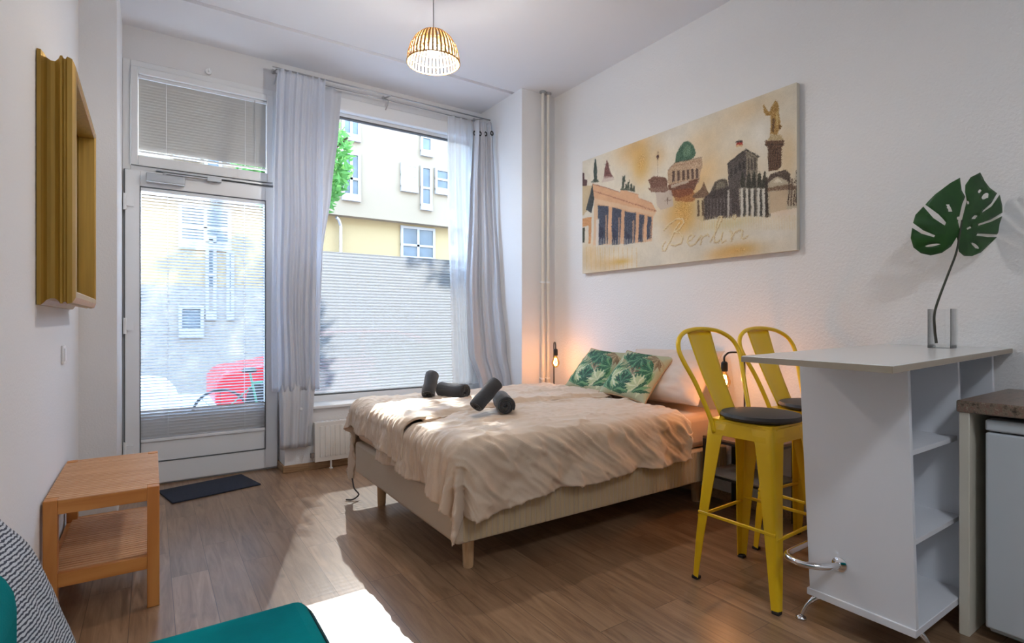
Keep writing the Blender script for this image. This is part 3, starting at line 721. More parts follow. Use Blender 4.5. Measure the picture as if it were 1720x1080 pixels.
('l',(238,222,178),0.95,4,[(738,431),(730,457),(737,466),(750,459)]),
('b',(240,226,196),1,9,7,(785,382)),
('l',(170,128,78),0.6,4.5,[(782,378),(794,384),(788,392),(779,388),(782,378)]),
('l',(238,222,178),0.95,3,[(781,375),(792,381),(786,390),(777,386),(781,375)]),
('l',(170,128,78),0.6,5.5,[(768,429),(776,438),(773,464)]),
('l',(238,222,178),0.95,4,[(766,427),(774,436),(771,462)]),
('l',(170,128,78),0.6,5.5,[(773,456),(788,437),(805,431),(815,437),(810,457),(818,464),(835,456)]),
('l',(238,222,178),0.95,4,[(772,454),(786,435),(803,429),(813,435),(809,454),(816,462),(834,454)])]
# ================================================================ painter (procedural printed patterns as vertex colours)
class Paint:
    def __init__(s, w, h, base, W_=1000.0, H_=524.0):
        s.w, s.h = w, h; s.sx = w / W_; s.sy = h / H_
        s.a = np.empty((h, w, 3)); s.a[:] = base; s.Y, s.X = np.mgrid[0:h, 0:w].astype(float); s.X += .5; s.Y += .5
    def _mix(s, sl, al, col):
        al = al[..., None]; s.a[sl] = s.a[sl] * (1 - al) + np.array(col, float) * al
    def _box(s, x0, x1, y0, y1):
        return (slice(max(0, int(y0)), min(s.h, int(y1) + 2)), slice(max(0, int(x0)), min(s.w, int(x1) + 2)))
    def poly(s, col, a, pts):
        P = [(x * s.sx, y * s.sy) for x, y in pts]; xs = [p[0] for p in P]; ys = [p[1] for p in P]
        sl = s._box(min(xs), max(xs), min(ys), max(ys)); X, Y = s.X[sl], s.Y[sl]
        if X.size == 0: return
        acc = np.zeros(X.shape)
        for ox, oy in ((-.25, -.25), (.25, -.25), (.25, .25), (-.25, .25)):
            ins = np.zeros(X.shape, bool)
            for i in range(len(P)):
                x1, y1 = P[i]; x2, y2 = P[i - 1]
                if y1 == y2: continue
                c = ((y1 > Y + oy) != (y2 > Y + oy)) & (X + ox < (x2 - x1) * (Y + oy - y1) / (y2 - y1) + x1); ins ^= c
            acc += ins
        s._mix(sl, acc / 4 * a, col)
    def line(s, col, a, w, pts):
        P = [(x * s.sx, y * s.sy) for x, y in pts]; w = w * s.sx; xs = [p[0] for p in P]; ys = [p[1] for p in P]
        sl = s._box(min(xs) - w, max(xs) + w, min(ys) - w, max(ys) + w); X, Y = s.X[sl], s.Y[sl]
        if X.size == 0: return
        D = np.full(X.shape, 1e9)
        for i in range(len(P) - 1):
            x1, y1 = P[i]; x2, y2 = P[i + 1]; L = (x2 - x1) ** 2 + (y2 - y1) ** 2 + 1e-9
            t = np.clip(((X - x1) * (x2 - x1) + (Y - y1) * (y2 - y1)) / L, 0, 1)
            D = np.minimum(D, np.hypot(X - x1 - t * (x2 - x1), Y - y1 - t * (y2 - y1)))
        s._mix(sl, np.clip(w / 2 - D + .5, 0, 1) * a, col)
    def blob(s, col, a, rx, ry, c):
        x, y = c[0] * s.sx, c[1] * s.sy; rx *= s.sx; ry *= s.sy
        sl = s._box(x - 2.2 * rx, x + 2.2 * rx, y - 2.2 * ry, y + 2.2 * ry); X, Y = s.X[sl], s.Y[sl]
        if X.size: s._mix(sl, a * np.exp(-(((X - x) / rx) ** 2 + ((Y - y) / ry) ** 2) * 1.3) * (0.8 + .2 * s.noise(sl)), col)
    def noise(s, sl):
        if not hasattr(s, 'n'):
            rg = np.random.RandomState(4); s.n = np.zeros((s.h, s.w))
            for q, am in ((8, .5), (20, .3), (60, .2)):
                g = rg.rand(q + 2, q * 2 + 2); yy = s.Y / s.h * q; xx = s.X / s.w * q * 2
                iy = yy.astype(int); ix = xx.astype(int); fy = yy - iy; fx = xx - ix; fy = fy * fy * (3 - 2 * fy); fx = fx * fx * (3 - 2 * fx)
                s.n += am * ((g[iy, ix] * (1 - fx) + g[iy, ix + 1] * fx) * (1 - fy) + (g[iy + 1, ix] * (1 - fx) + g[iy + 1, ix + 1] * fx) * fy)
        return s.n[sl]
    def linear(s):
        c = np.clip(s.a / 255, 0, 1); return np.where(c <= .04045, c / 12.92, ((c + .055) / 1.055) ** 2.4)
def set_face_colors(me, fc):
    at = me.color_attributes.new('paint', 'FLOAT_COLOR', 'CORNER')
    out = np.ones((len(me.loops), 4), np.float32); tot = np.empty(len(me.polygons), np.int32); me.polygons.foreach_get('loop_total', tot)
    out[:, :3] = np.repeat(fc, tot, axis=0); at.data.foreach_set('color', out.ravel())

# ================================================================ canvas print
cv = thing('canvas_print', 'wide canvas print of old city landmarks with the word Berlin on the right wall', 'picture', (XR - .02, 2.53, 1.553))
M_CANV = mat('canvas_edge', (.62, .57, .48), .8)
MB().box((3.034, 1.62, 1.555), (XR - .002, 3.439, 2.505)).build('stretched_canvas', M_CANV, cv, bevel=.004)
CW, CH = 500, 262
pt = Paint(CW, CH, (232, 224, 206))
for c in ART:
    if c[0] == 'p': pt.poly(c[1], c[2], c[3])
    elif c[0] == 'l': pt.line(c[1], c[2], c[3], c[4])
    else: pt.blob(c[1], c[2], c[3], c[4], c[5])
fullsl = (slice(0, CH), slice(0, CW)); _wr = np.random.RandomState(8)
_dx = (pt.noise(fullsl) - .5) * 5; _dy = (np.roll(pt.noise(fullsl), 77, 1) - .5) * 4
_jx = _wr.randint(-1, 2, (CH, CW)); _jy = _wr.randint(-1, 2, (CH, CW)) 
_ix = np.clip(pt.X - .5 + _dx + _jx * .7, 0, CW - 1).astype(int); _iy = np.clip(pt.Y - .5 + _dy + _jy * .8, 0, CH - 1).astype(int)
pt.a = pt.a[_iy, _ix] * .8 + pt.a * .2
pt.a *= (0.93 + .12 * pt.noise(fullsl))[..., None]
rg = np.random.RandomState(2); dark = pt.a.mean(2) < 170; pt.a += (rg.rand(CH, CW, 1) - .5) * np.where(dark, 60, 8)[..., None]
vs = [(3.0325, 3.439 - 1.819 * i / CW, 2.505 - .95 * j / CH) for j in range(CH + 1) for i in range(CW + 1)]
fs = [(j * (CW + 1) + i, j * (CW + 1) + i + 1, (j + 1) * (CW + 1) + i + 1, (j + 1) * (CW + 1) + i) for j in range(CH) for i in range(CW)]
pr = MB().add(vs, fs).build('printed_picture', mat('printed_canvas', (.8, .8, .8), .75, attr='paint'), cv, fix=False)
set_face_colors(pr.data, pt.linear().reshape(-1, 3) * .80)

# ================================================================ gold frame on the left wall
gf = thing('deep_picture_frame', 'deep gold moulded frame hanging on the left wall', 'picture frame', (XL + .05, 2.99, 1.21))
M_GOLD = mat('old_gold_paint', (0.42, 0.245, 0.035), .42, metal=.35, var=.25, vscale=3, stretch=(20, 20, .8))
# profile (distance from wall, outward offset)
prof = [(0, .0), (0, .052), (.012, .052), (.018, .045), (.026, .033), (.036, .028), (.048, .028), (.058, .036), (.064, .046), (.070, .047), (.074, .040), (.079, .040), (.084, .047), (.098, .043), (.104, .030), (.107, .022), (.107, .004), (.101, -.002), (.060, -.006), (.040, -.006), (.040, .0)]
y0, y1, z0, z1 = 2.572, 3.40, 1.262, 2.068
m = MB(); n = len(prof); vs = []
for cy, cz, sy, sz in ((y0, z0, -1, -1), (y1, z0, 1, -1), (y1, z1, 1, 1), (y0, z1, -1, 1)):
    for d, o in prof: vs.append((XL + .002 + d, cy + sy * o, cz + sz * o))
fs = [(k * n + i, k * n + (i + 1) % n, ((k + 1) % 4) * n + (i + 1) % n, ((k + 1) % 4) * n + i) for k in range(4) for i in range(n)]
m.add(vs, fs); m.build('frame_moulding', M_GOLD, gf)
MB().box((XL + .003, y0 - .004, z0 - .004), (XL + .04, y1 + .004, z1 + .004)).build('inner_panel', mat('mirror_silvering', (.8, .8, .82), .06, metal=1), gf)
MB().tube([(XL + .003, 2.62, 2.118), (XL + .05, 2.60, 2.112)], .0025, n=6).build('hanging_nail', M_BLACK, gf)

# ================================================================ curtains and rod
def curtain(name, label, lv, folds, mt, ph=0.0, nz=60, ns=150, wob=.0, parts=None):
    lv = sorted(lv, key=lambda q: -q[0]); z_t, z_b = lv[0][0], lv[-1][0]
    def at(z):
        for a, b_ in zip(lv, lv[1:]):
            if z <= a[0] + 1e-9 and z >= b_[0] - 1e-9:
                t = (a[0] - z) / (a[0] - b_[0]); t2 = t * t * (3 - 2 * t) * .5 + t * .5; return [p + (q - p) * t2 for p, q in zip(a, b_)]
        return lv[-1]
    def fn(s, v):
        z = z_t + (z_b - z_t) * v; _, xl, yl, xr, yr, am = at(z)
        d = Vector((xr - xl, yr - yl)).normalized(); nn = Vector((-d.y, d.x))
        s2 = s + .018 * math.sin(5 * z + 3 * s) * math.sin(math.pi * s)
        w = math.sin(2 * math.pi * (folds * s2) + ph) * (1 + .4 * math.sin(7 * s + ph)) + .35 * math.sin(2 * math.pi * folds * 2.3 * s2 + 2 * z)
        w = am * w + am * .35 * math.sin(3 * z + 9 * s)
        return (xl + (xr - xl) * s + nn.x * w, yl + (yr - yl) * s + nn.y * w, z)
    t = thing(name, label, 'curtain', ((lv[-1][1] + lv[-1][3]) / 2, lv[-1][2], z_b))
    MB().grid(fn, ns, nz).build('curtain_panel', mt, t, smooth=True, solid=.0015)
    return t, fn
M_SHEER = cloth_mat('white_sheer', (.86, .89, .95), .55, .12)
M_SHEER2 = cloth_mat('white_open_voile', (.85, .87, .9), .6, .45)
M_LINING = cloth_mat('light_grey_lined_curtain', (.66, .68, .73), .2, 0.0)
curtain('voile_curtain', 'white voile curtain gathered between the door and the window, in front', [(3.075, .80, 4.375, 1.15, 4.375, .008), (2.9, .79, 4.37, 1.14, 4.37, .010), (2.2, .765, 4.36, 1.125, 4.36, .012), (1.2, .75, 4.35, 1.10, 4.35, .014), (.62, .752, 4.33, 1.09, 4.33, .013)], 6.5, M_SHEER, 1.0)
curtain('curtain', 'long light grey curtain hanging behind the gathered white voile', [(3.045, .82, 4.44, 1.30, 4.44, .012), (2.75, .82, 4.43, 1.275, 4.43, .014), (2.2, .82, 4.42, 1.215, 4.42, .018), (1.7, .82, 4.41, 1.145, 4.41, .02), (.8, .80, 4.395, 1.10, 4.39, .016), (.56, .80, 4.31, 1.05, 4.31, .012), (.19, .80, 4.29, 1.02, 4.29, .014)], 3.0, M_LINING, 2.2)
curtain('voile_curtain', 'white see-through voile strip beside the right window edge', [(3.06, 2.27, 4.44, 2.56, 4.44, .006), (2.2, 2.27, 4.44, 2.56, 4.44, .01), (1.2, 2.30, 4.43, 2.58, 4.43, .012), (.56, 2.32, 4.43, 2.60, 4.43, .012)], 3.5, M_SHEER2, .3)
rc, rfn = curtain('curtain', 'light grey eyelet curtain in the right corner beside the pier', [(3.03, 2.50, 4.36, 2.675, 4.33, .018), (2.85, 2.495, 4.36, 2.68, 4.31, .022), (2.3, 2.46, 4.36, 2.68, 4.26, .026), (1.5, 2.42, 4.36, 2.68, 4.18, .028), (.85, 2.42, 4.34, 2.68, 4.08, .026), (.6, 2.49, 4.28, 2.685, 4.02, .024), (.15, 2.52, 4.24, 2.685, 4.0, .022)], 3.0, M_LINING, .6)
for k in range(4):
    px, py, pz = rfn(.08 + .27 * k, .04)
    MB().tube([(px + .013 * math.cos(a), py - .012, pz + .018 * math.sin(a)) for a in [i * math.pi / 6 for i in range(12)]], .006, n=6, closed=True).build('eyelet', M_BLACK, rc, smooth=True)
rod = thing('curtain_rod', 'thin grey double curtain rod above the window', 'curtain rod', (1.7, 4.38, 3.06))
MB().tube([(.76, 4.375, 3.075), (2.69, 4.375, 3.075)], .006).build('front_rod', M_METAL, rod, smooth=True)
MB().tube([(.86, 4.44, 3.058), (2.69, 4.44, 3.058)], .0045).build('rear_rod', M_METAL, rod, smooth=True)
for bx in (.80, 1.70, 2.62):
    MB().tube([(bx, YW - .002, 3.12), (bx, 4.44, 3.058)], .006).tube([(bx, YW - .002, 3.12), (bx, 4.375, 3.075)], .006).tube([(bx, 4.44, 3.058), (bx - .005, 4.45, 3.02), (bx - .012, 4.475, 2.985)], .005).lathe([(0, 0), (.018, 0), (.018, .006), (0, .006)], (bx, YW - .001, 3.12), 12, mt=Matrix.Rotation(R(90), 3, 'X')).build('bracket', M_METAL, rod, smooth=False)
hk = MB().lathe([(0, 0), (.022, 0), (.02, .018), (0, .022)], (.352, YW - .001, 3.0), 14, mt=Matrix.Rotation(R(90), 3, 'X')).tube([(.352, YW - .02, 3.0), (.352, YW - .05, 2.995), (.352, YW - .055, 3.01)], .005)
tag(hk.build('wall_hook', M_PVC, auto=40), 'small white hook on the wall above the transom window', 'hook')

# ================================================================ radiator
rd = thing('radiator', 'white panel radiator below the window, left of the bed', 'radiator', (1.6, 4.27, 0))
m = MB(); x0, x1, zb, zt, yf = 1.045, 2.10, .065, .368, 4.262
xs = []; k = x0
m.box((x0, yf + .006, zb), (x1, 4.325, zt))
n = 26
for i in range(n):
    a = x0 + .03 + (x1 - x0 - .06) * i / n; w = (x1 - x0 - .06) / n
    m.prism([(a + w * .12, yf + .007), (a + w * .26, yf), (a + w * .74, yf), (a + w * .88, yf + .007)], 'Z', zb + .035, zt - .03)
m.build('radiator_panel', mat('radiator_enamel', (.76, .75, .72), .35), rd, bevel=.002, seg=1)
m = MB()
for i in range(30): m.box((x0 + .02 + i * .035, yf + .016, zt - .002), (x0 + .04 + i * .035, 4.318, zt + .003))
m.build('top_grille', M_PVC, rd)
MB().lathe([(0, 0), (.016, 0), (.018, .035), (0, .04)], (1.03, 4.29, .10), 12).tube([(1.032, 4.30, .1), (1.032, 4.325, .1)], .006).build('valve', M_METAL, rd, auto=40)
for px in (1.17, 1.95): MB().tube([(px, 4.285, .0), (px, 4.285, .066)], .008).box((px - .012, 4.27, 0), (px + .012, 4.30, .006)).build('foot', M_PVC, rd)

# ================================================================ heating pipes
for px, lb in ((2.897, 'left one of two white heating pipes in the corner by the bed'), (2.957, 'right one of two white heating pipes in the corner by the bed')):
    t = thing('heating_pipe', lb, 'pipe', (px, 3.815, 0), 'heating pipes in the corner')
    MB().tube([(px, 3.815, 0), (px, 3.815, ZC)], .0135, n=14).build('pipe', mat('pipe_enamel', (.70, .67, .61), .4), t, auto=40)
    for z in (1.50, .64): MB().lathe([(.0135, -.008), (.019, -.008), (.019, .008), (.0135, .008)], (px, 3.815, z), 14, cap=False).tube([(px, 3.815, z), (px, YP, z)], .006).build('clamp', M_PVC, t)
    MB().lathe([(.0135, -.02), (.03, -.012), (.03, 0)], (px, 3.815, ZC), 16, cap=False).build('ceiling_rosette', M_METAL, t, auto=40)

# ================================================================ bed
bx0, bx1, by0, by1 = 1.10, 3.05, 2.07, 3.47
bed = thing('bed', 'double box-spring bed with beige base on round wooden legs', 'bed', (2.08, 2.77, 0))
m = MB(); m.box((bx0, by0, .17), (bx1, by1, .37))
bs = m.build('box_spring', mat('beige_ticking_plain', (.50, .41, .31), .85, bump=.3, bscale=200), bed, bevel=.02, seg=3)
st = MB(); nr = 62
for i in range(nr):
    a = bx0 + .035 + (bx1 - bx0 - .07) * i / nr; w = (bx1 - bx0 - .07) / nr
    st.prism([(a, by0 - .0005), (a + w * .15, by0 - .004), (a + w * .7, by0 - .004), (a + w * .85, by0 - .0005)], 'Z', .182, .358)
st.build('ribbed_side_cloth', mat('beige_ticking_rib', (.50, .38, .235), .85), bs)
def sheet(u, v): pass
MB().box((bx0 + .01, by0 + .01, .372), (bx1, by1 - .01, .585)).build('mattress', mat('apricot_fitted_sheet', (.58, .40, .27), .85, bump=.4, bscale=12), bed, bevel=.045, seg=4)
M_LEG = wood_mat('beech_leg', (.50, .30, .15), (.62, .40, .22), 'Z', .4)
for lx, ly in ((1.235, 2.205), (1.20, 3.25), (2.9, 2.2), (2.9, 3.3)):
    MB().lathe([(0, 0), (.023, 0), (.025, .01), (.030, .172), (0, .172)], (lx, ly, 0), 20).build('leg', M_LEG, bed, auto=40)

M_DUV = mat('beige_cotton_sateen', M_SAND, .62, bump=.25, bscale=60, sheen=.25)
def fbm(x, y, z=0.0, o=3):
    return mnoise.fractal(Vector((x, y, z)), .9, 2.0, o)
def ridge(x, y, z=0.0):
    v = mnoise.noise(Vector((x, y, z))); return 1 - abs(v) * 2
def crease(x, y, z=0.0):
    v = mnoise.noise(Vector((x, y, z))) + .35 * mnoise.noise(Vector((x * 2.1, y * 2.1, z + 9))); return math.exp(-abs(v) * 5.5) * 1.3 - .35
def drape_point(px, py, xf, yn, yfr, ztop, seed):
    """cloth parameter point -> 3-D point on a rounded bed block; foot edge xf, near edge yn, far edge yfr"""
    r = .085
    qx = max(px, xf + r); qy = min(max(py, yn + r), yfr - r)
    ex, ey = px - qx, py - qy; L = math.hypot(ex, ey)
    if L < 1e-9: nx = ny = 0.0
    else: nx, ny = ex / L, ey / L
    q = r * math.pi / 2
    L *= 1 - .16 * abs(nx * ny) * 2 * sm(.1, .4, L)
    if L < q: h = r * math.sin(L / r); dz = r * (1 - math.cos(L / r)); hang = 0.0
    else: hang = L - q; h = r + .09 * hang; dz = r + hang * .985
    corner = abs(nx * ny) * 2
    side = min(1, L / q)
    # folds on hanging part
    th = math.atan2(ny, nx)
    along = px if abs(ny) > abs(nx) else py
    arc_s = qx - qy * 1.0 + th * .35
    f1 = math.sin(arc_s * 17 + seed + 3.0 * hang + 2.2 * fbm(arc_s * 2, hang * 3, seed)) * .019 * min(1, hang * 5)
    f2 = corner * math.sin(th * 11 + seed) * .045 * min(1, hang * 4)
    h2 = h + f1 + f2
    # wrinkles: diagonal creases flowing down from the near edge, long ripples on top
    d1 = (px * .9 + py * 1.1); d2 = (px * 1.1 - py * .9)
    w_side = .015 * crease(d1 * 9, d2 * 1.8, seed) + .008 * crease(d1 * 21, d2 * 3, seed + 3) + .006 * ridge(d1 * 4, d2 * 9, seed + 4)
    w_foot = .012 * crease(py * 17, px * 2.5, seed) + .006 * crease(py * 40, px * 5, seed + 1)
    w_top = .011 * fbm(px * 1.6, py * 4, seed, 3) + .009 * crease(px * 2.2 + py, py * 7.5, seed + 5) + .006 * crease(px * 8 + py * 3, py * 4 - px * 3, seed + 8) + .005 * crease(px * 3, py * 17, seed + 9)
    fs_ = abs(ny) if L > 0 else 0
    wr = w_top * (1 - side) + side * (w_side * fs_ + w_foot * (1 - fs_))
    z = ztop - dz + (wr * (1 - side) if side < 1 else 0)
    hh = h2 + wr * side
    X_ = qx + nx * hh; Y_ = qy + ny * hh
    if side < 1: z += wr * side * .5
    return X_, Y_, z
def sm(a, b, t): t = min(1, max(0, (t - a) / (b - a))); return t * t * (3 - 2 * t)
XF = 1.075
def seam(px):
    P = [(.6, 2.60), (1.05, 2.585), (1.15, 2.57), (1.45, 2.69), (1.92, 2.775), (2.4, 2.75), (2.8, 2.71)]
    px = min(max(px, .6), 2.8)
    for (a, b_), (c, d) in zip(P, P[1:]):
        if px <= c: t = (px - a) / (c - a); t = t * t * (3 - 2 * t); return b_ + (d - b_) * t
    return P[-1][1]
# near duvet
def near(u, v):
    head = 2.66 + .03 * math.sin(v * 5)
    foot_ov = .27 + .09 * sm(.45, .95, v) + .008 * math.sin(v * 23)
    px = head + ((XF - foot_ov + .05) - head) * u
    ov = .300 + .07 * sm(.45, .95, u) + .006 * math.sin(u * 19) + .003 * math.sin(u * 47)
    py = 2.93 + ((2.035 - ov + .05) - 2.93) * v
    x, y, z = drape_point(px, py, XF, 2.035, 9, .628, 1.7)
    z -= .020 * sm(seam(px) - .01, seam(px) + .06, py) * (1 if px > XF else 0)
    z -= .035 * (1 - sm(0, .035, u)) * (1 if z > .5 else 0)      # head hem rolls down
    return (x, y, z)
dn = thing('duvet', 'beige duvet covering the near half of the bed and hanging over its long side', 'duvet', (1.9, 2.5, .6), 'beige duvets on the bed')
MB().grid(near, 230, 150).build('duvet_cover', M_DUV, dn, smooth=True, solid=.012)
def far(u, v):
    head = 2.70 + .02 * math.sin(v * 6)
    foot_ov = .235 + .03 * math.sin(v * 4 + 2) + .14 * sm(.72, 1, v) + .010 * math.sin(v * 31)
    px = head + ((XF - foot_ov + .05) - head) * u
    s0 = seam(px) + .008 * math.sin(px * 14)
    ov = .30 + .26 * sm(.6, 1, u)
    py = s0 + ((3.50 + ov - .05) - s0) * v
    x, y, z = drape_point(px, py, XF - .022 * sm(1.3, 1.0, px), -9, 3.50, .652, 5.2)
    edge = 1 - sm(0, .05, v)
    if px > XF + .1: z -= .022 * edge
    else: x += .016 * edge
    if u < .03 and z > .5: z -= .04 * (1 - sm(0, .03, u))
    return (x, y, z)
df = thing('duvet', 'beige duvet on the window half of the bed with one corner drooping low', 'duvet', (1.9, 3.1, .6), 'beige duvets on the bed')
MB().grid(far, 230, 150).build('duvet_cover', M_DUV, df, smooth=True, solid=.012)
_c = Vector(far(1, 1))
MB().tube(spline([_c + Vector((.005, -.005, .02)), _c + Vector((.01, -.03, -.04)), (_c.x + .03, _c.y - .06, .03), (_c.x - .01, _c.y - .07, .008), (_c.x - .05, _c.y - .05, .008)], 5), .005, n=6).build('hem_ribbon', mat('dark_ribbon', (.08, .07, .07), .8), df, smooth=True)

# ---- pillows
def pillow_grid(W_, H_, T_, n=40, seed=0, wr=.006, m_=.45):
    def side(sg):
        def fn(i, j):
            u = -1 + 2 * i; v = -1 + 2 * j
            x = W_ / 2 * u * (1 - .07 * (1 - v * v) * abs(u) ** 3); y = H_ / 2 * v * (1 - .08 * (1 - u * u) * abs(v) ** 3)
            t = T_ / 2 * max(0, (1 - u ** 4 * .98) * (1 - v ** 4 * .98)) ** (m_ * 1.4) * (1 - .25 * (u * u + v * v) * .5)
            e = (1 - u ** 8) * (1 - v ** 8)
            t += e * wr * (fbm(u * 2.2, v * 2.2, seed + sg) + .7 * ridge(u * 3 + v, v * 3.2, seed))
            if abs(u) > .999 or abs(v) > .999: t = 0
            return (x, y, sg * t)
        return fn
    return side
def place_pillow(o, c, tilt, yaw=0, roll=0):
    # local x -> along Y of the room, local y -> up the slope, local z -> out of the face (towards -X)
    B = Matrix(((0, 0, -1), (-1, 0, 0), (0, 1, 0))).to_4x4()
    o.matrix_world = Matrix.Translation(c) @ Matrix.Rotation(R(yaw), 4, 'Z') @ Matrix.Rotation(R(tilt), 4, 'Y') @ B @ Matrix.Rotation(R(roll), 4, 'Z')
def pillow(name, label, W_, H_, T_, c, tilt, mt, group=None, yaw=0, roll=0, seed=0, colors=None, piping=None, n=40, wr=.006):
    t = thing(name, label, 'pillow' if 'pillow' in name else 'cushion', (0, 0, 0), group)
    sd = pillow_grid(W_, H_, T_, n, seed, wr); m = MB(); m.grid(sd(1), n, n); m.grid(sd(-1), n, n)
    o = m.build('cover', mt, t, smooth=True, fix=False)
    if colors is not None: set_face_colors(o.data, np.concatenate([colors, colors]))
    if piping:
        f = sd(1); P = [f(i / 24, 0) for i in range(24)] + [f(1, i / 24) for i in range(24)] + [f(1 - i / 24, 1) for i in range(24)] + [f(0, 1 - i / 24) for i in range(24)]
        MB().tube(P, .005, n=6, closed=True).build('piping', piping, t, smooth=True)
    place_pillow(t, c, tilt, yaw, roll); return t
M_PIL = mat('pale_peach_pillowcase', (.60, .47, .38), .75, bump=.2, bscale=40)
pillow('sleeping_pillow', 'pale beige pillow leaning on the wall nearest the yellow stools', .74, .44, .17, (2.88, 2.44, .79), 42, M_PIL, 'beige sleeping pillows', seed=3, roll=2, wr=.012)
pillow('sleeping_pillow', 'pale beige pillow hidden behind the leaf cushions toward the window', .62, .38, .12, (2.92, 3.06, .74), 42, M_PIL, 'beige sleeping pillows', seed=7, wr=.012)
# palm leaf print
PN = 150
lp = Paint(PN, PN, (176, 174, 140), 100.0, 100.0)
def fan(cx, cy, ang, ln, col, hi, spread=150, k=11, w=3.2):
    for i in range(k):
        a = R(ang - spread / 2 + spread * i / (k - 1)); l_ = ln * (.75 + .25 * math.cos(R(-spread / 2 + spread * i / (k - 1))))
        ex, ey = cx + l_ * math.cos(a), cy + l_ * math.sin(a); nx, ny = -math.sin(a), math.cos(a); mx, my = cx + l_ * .55 * math.cos(a), cy + l_ * .55 * math.sin(a)
        lp.poly(col if i % 3 else hi, .95, [(cx, cy), (mx + nx * w, my + ny * w), (ex, ey), (mx - nx * w, my - ny * w)])
        lp.line((225, 220, 190), .35, .5, [(cx, cy), (ex, ey)])
for a in ((20, 50, 30, 26, (96, 112, 74), (140, 150, 108)), (70, 40, 100, 26, (90, 110, 72), (138, 146, 104)), (40, 50, 60, 22, (30, 84, 58), (90, 140, 100)), (14, 18, 60, 24, (150, 146, 108), (196, 188, 150)), (84, 14, 120, 24, (120, 96, 66), (168, 148, 110)), (60, 60, -60, 30, (112, 88, 62), (160, 140, 104)), (30, 96, -80, 34, (28, 84, 56), (84, 138, 96)), (94, 70, 190, 30, (150, 168, 120), (200, 204, 160)), (6, 60, 10, 30, (40, 100, 66), (118, 158, 110)), (34, 34, -70, 30, (18, 66, 46), (66, 122, 82)), (72, 92, -100, 32, (22, 76, 48), (98, 146, 96)), (54, 20, 90, 26, (20, 72, 50), (76, 130, 90)), (90, 44, 160, 26, (24, 84, 50), (88, 140, 88)), (20, 72, -20, 22, (172, 184, 134), (214, 214, 174)), (80, 78, -150, 22, (176, 182, 132), (214, 210, 166)), (50, 4, 90, 16, (24, 74, 52), (60, 110, 70)), (46, 78, -90, 20, (18, 60, 42), (60, 118, 78))): fan(a[0], a[1], a[2], a[3] * 1.3, a[4], a[5])
lpc = lp.linear()
CN = 90
idx = (np.arange(CN) + .5) / CN * PN; cc = lpc[idx.astype(int)][:, idx.astype(int)]
cc = cc[::-1].reshape(-1, 3) * .85
M_PALM = mat('palm_leaf_print', (.8, .8, .8), .75, attr='paint')
M_PIPE = mat('brown_piping', (.36, .22, .11), .7)
pillow('leaf_cushion', 'green palm-leaf cushion on the bed nearer the window, half behind its twin', .45, .39, .12, (2.79, 3.0, .78), 42, M_PALM, 'palm-leaf cushions', seed=1, colors=cc, piping=M_PIPE, n=CN, roll=-3)
pillow('leaf_cushion', 'green palm-leaf cushion on the bed nearer the yellow stools, in front of its twin', .45, .39, .12, (2.75, 2.575, .78), 42, M_PALM, 'palm-leaf cushions', seed=2, colors=cc, piping=M_PIPE, n=CN, roll=-4)

# ---- rolled towels
M_TOW = mat('anthracite_terry', (.030, .031, .036), .95, bump=1.0, bscale=260, sheen=.35)
def towel(label, p, q, rad, turns=3.6):
    p, q = Vector(p), Vector(q); L = (q - p).length
    t = thing('rolled_towel', label, 'towel', (0, 0, 0), 'rolled towels on the bed')
    th = rad / (turns + .7); n = int(turns * 26); path = []
    for i in range(n + 1):
        a = i / 26 * 2 * math.pi; r = th * .55 + (rad - th) * (i / n); path.append((r * math.cos(a), r * math.sin(a), r, a))
    m = MB(); prof = []
    h = th * .44; nz = 10
    def sec(k):
        x, y, r, a = path[k]; c, s_ = math.cos(a), math.sin(a); return [(x - c * h, y - s_ * h), (x + c * h, y + s_ * h)]
    vs = []; zs = [0, .006, L * .25, L * .5, L * .75, L - .006, L]
    for k in range(n + 1):
        (ax, ay), (bx_, by_) = sec(k); j = .004 * math.sin(k * .21)
        for zi, z in enumerate(zs):
            ins = .25 if zi in (0, len(zs) - 1) else 0
            mx, my = (ax + bx_) / 2, (ay + by_) / 2; zz = z + (j if zi < 2 else (-j if zi > 4 else 0)); w = .0025 * math.sin(z * 60 + k * .3)
            c, s_ = math.cos(path[k][3]), math.sin(path[k][3])
            vs.append((ax + (mx - ax) * ins * 2, ay + (my - ay) * ins * 2, zz)); vs.append((bx_ + (mx - bx_) * ins * 2 + c * w, by_ + (my - by_) * ins * 2 + s_ * w, zz))
    W2 = 2 * len(zs); fs = []
    for k in range(n):
        b0, b1 = k * W2, (k + 1) * W2
        for zi in range(len(zs) - 1):
            fs.append((b0 + 2 * zi, b0 + 2 * zi + 2, b1 + 2 * zi + 2, b1 + 2 * zi)); fs.append((b0 + 2 * zi + 1, b1 + 2 * zi + 1, b1 + 2 * zi + 3, b0 + 2 * zi + 3))
        fs.append((b0, b1, b1 + 1, b0 + 1)); e = 2 * (len(zs) - 1); fs.append((b0 + e, b0 + e + 1, b1 + e + 1, b1 + e))
    for b0 in (0, n * W2):
        for zi in range(len(zs) - 1): fs.append((b0 + 2 * zi, b0 + 2 * zi + 1, b0 + 2 * zi + 3, b0 + 2 * zi + 2))
    m.add(vs, fs); m.build('terry_roll', M_TOW, t, auto=60)
    t.matrix_world = Matrix.Translation(p) @ (q - p).to_track_quat('Z', 'Y').to_matrix().to_4x4()
    return t
ZT = .634
towel('dark grey towel roll lying with its spiral end toward the camera', (1.62, 2.47, ZT + .050), (1.72, 2.68, ZT + .053), .055)
towel('dark grey towel roll propped diagonally against the roll with the spiral end', (1.490, 2.575, ZT + .043), (1.640, 2.60, ZT + .165), .046)
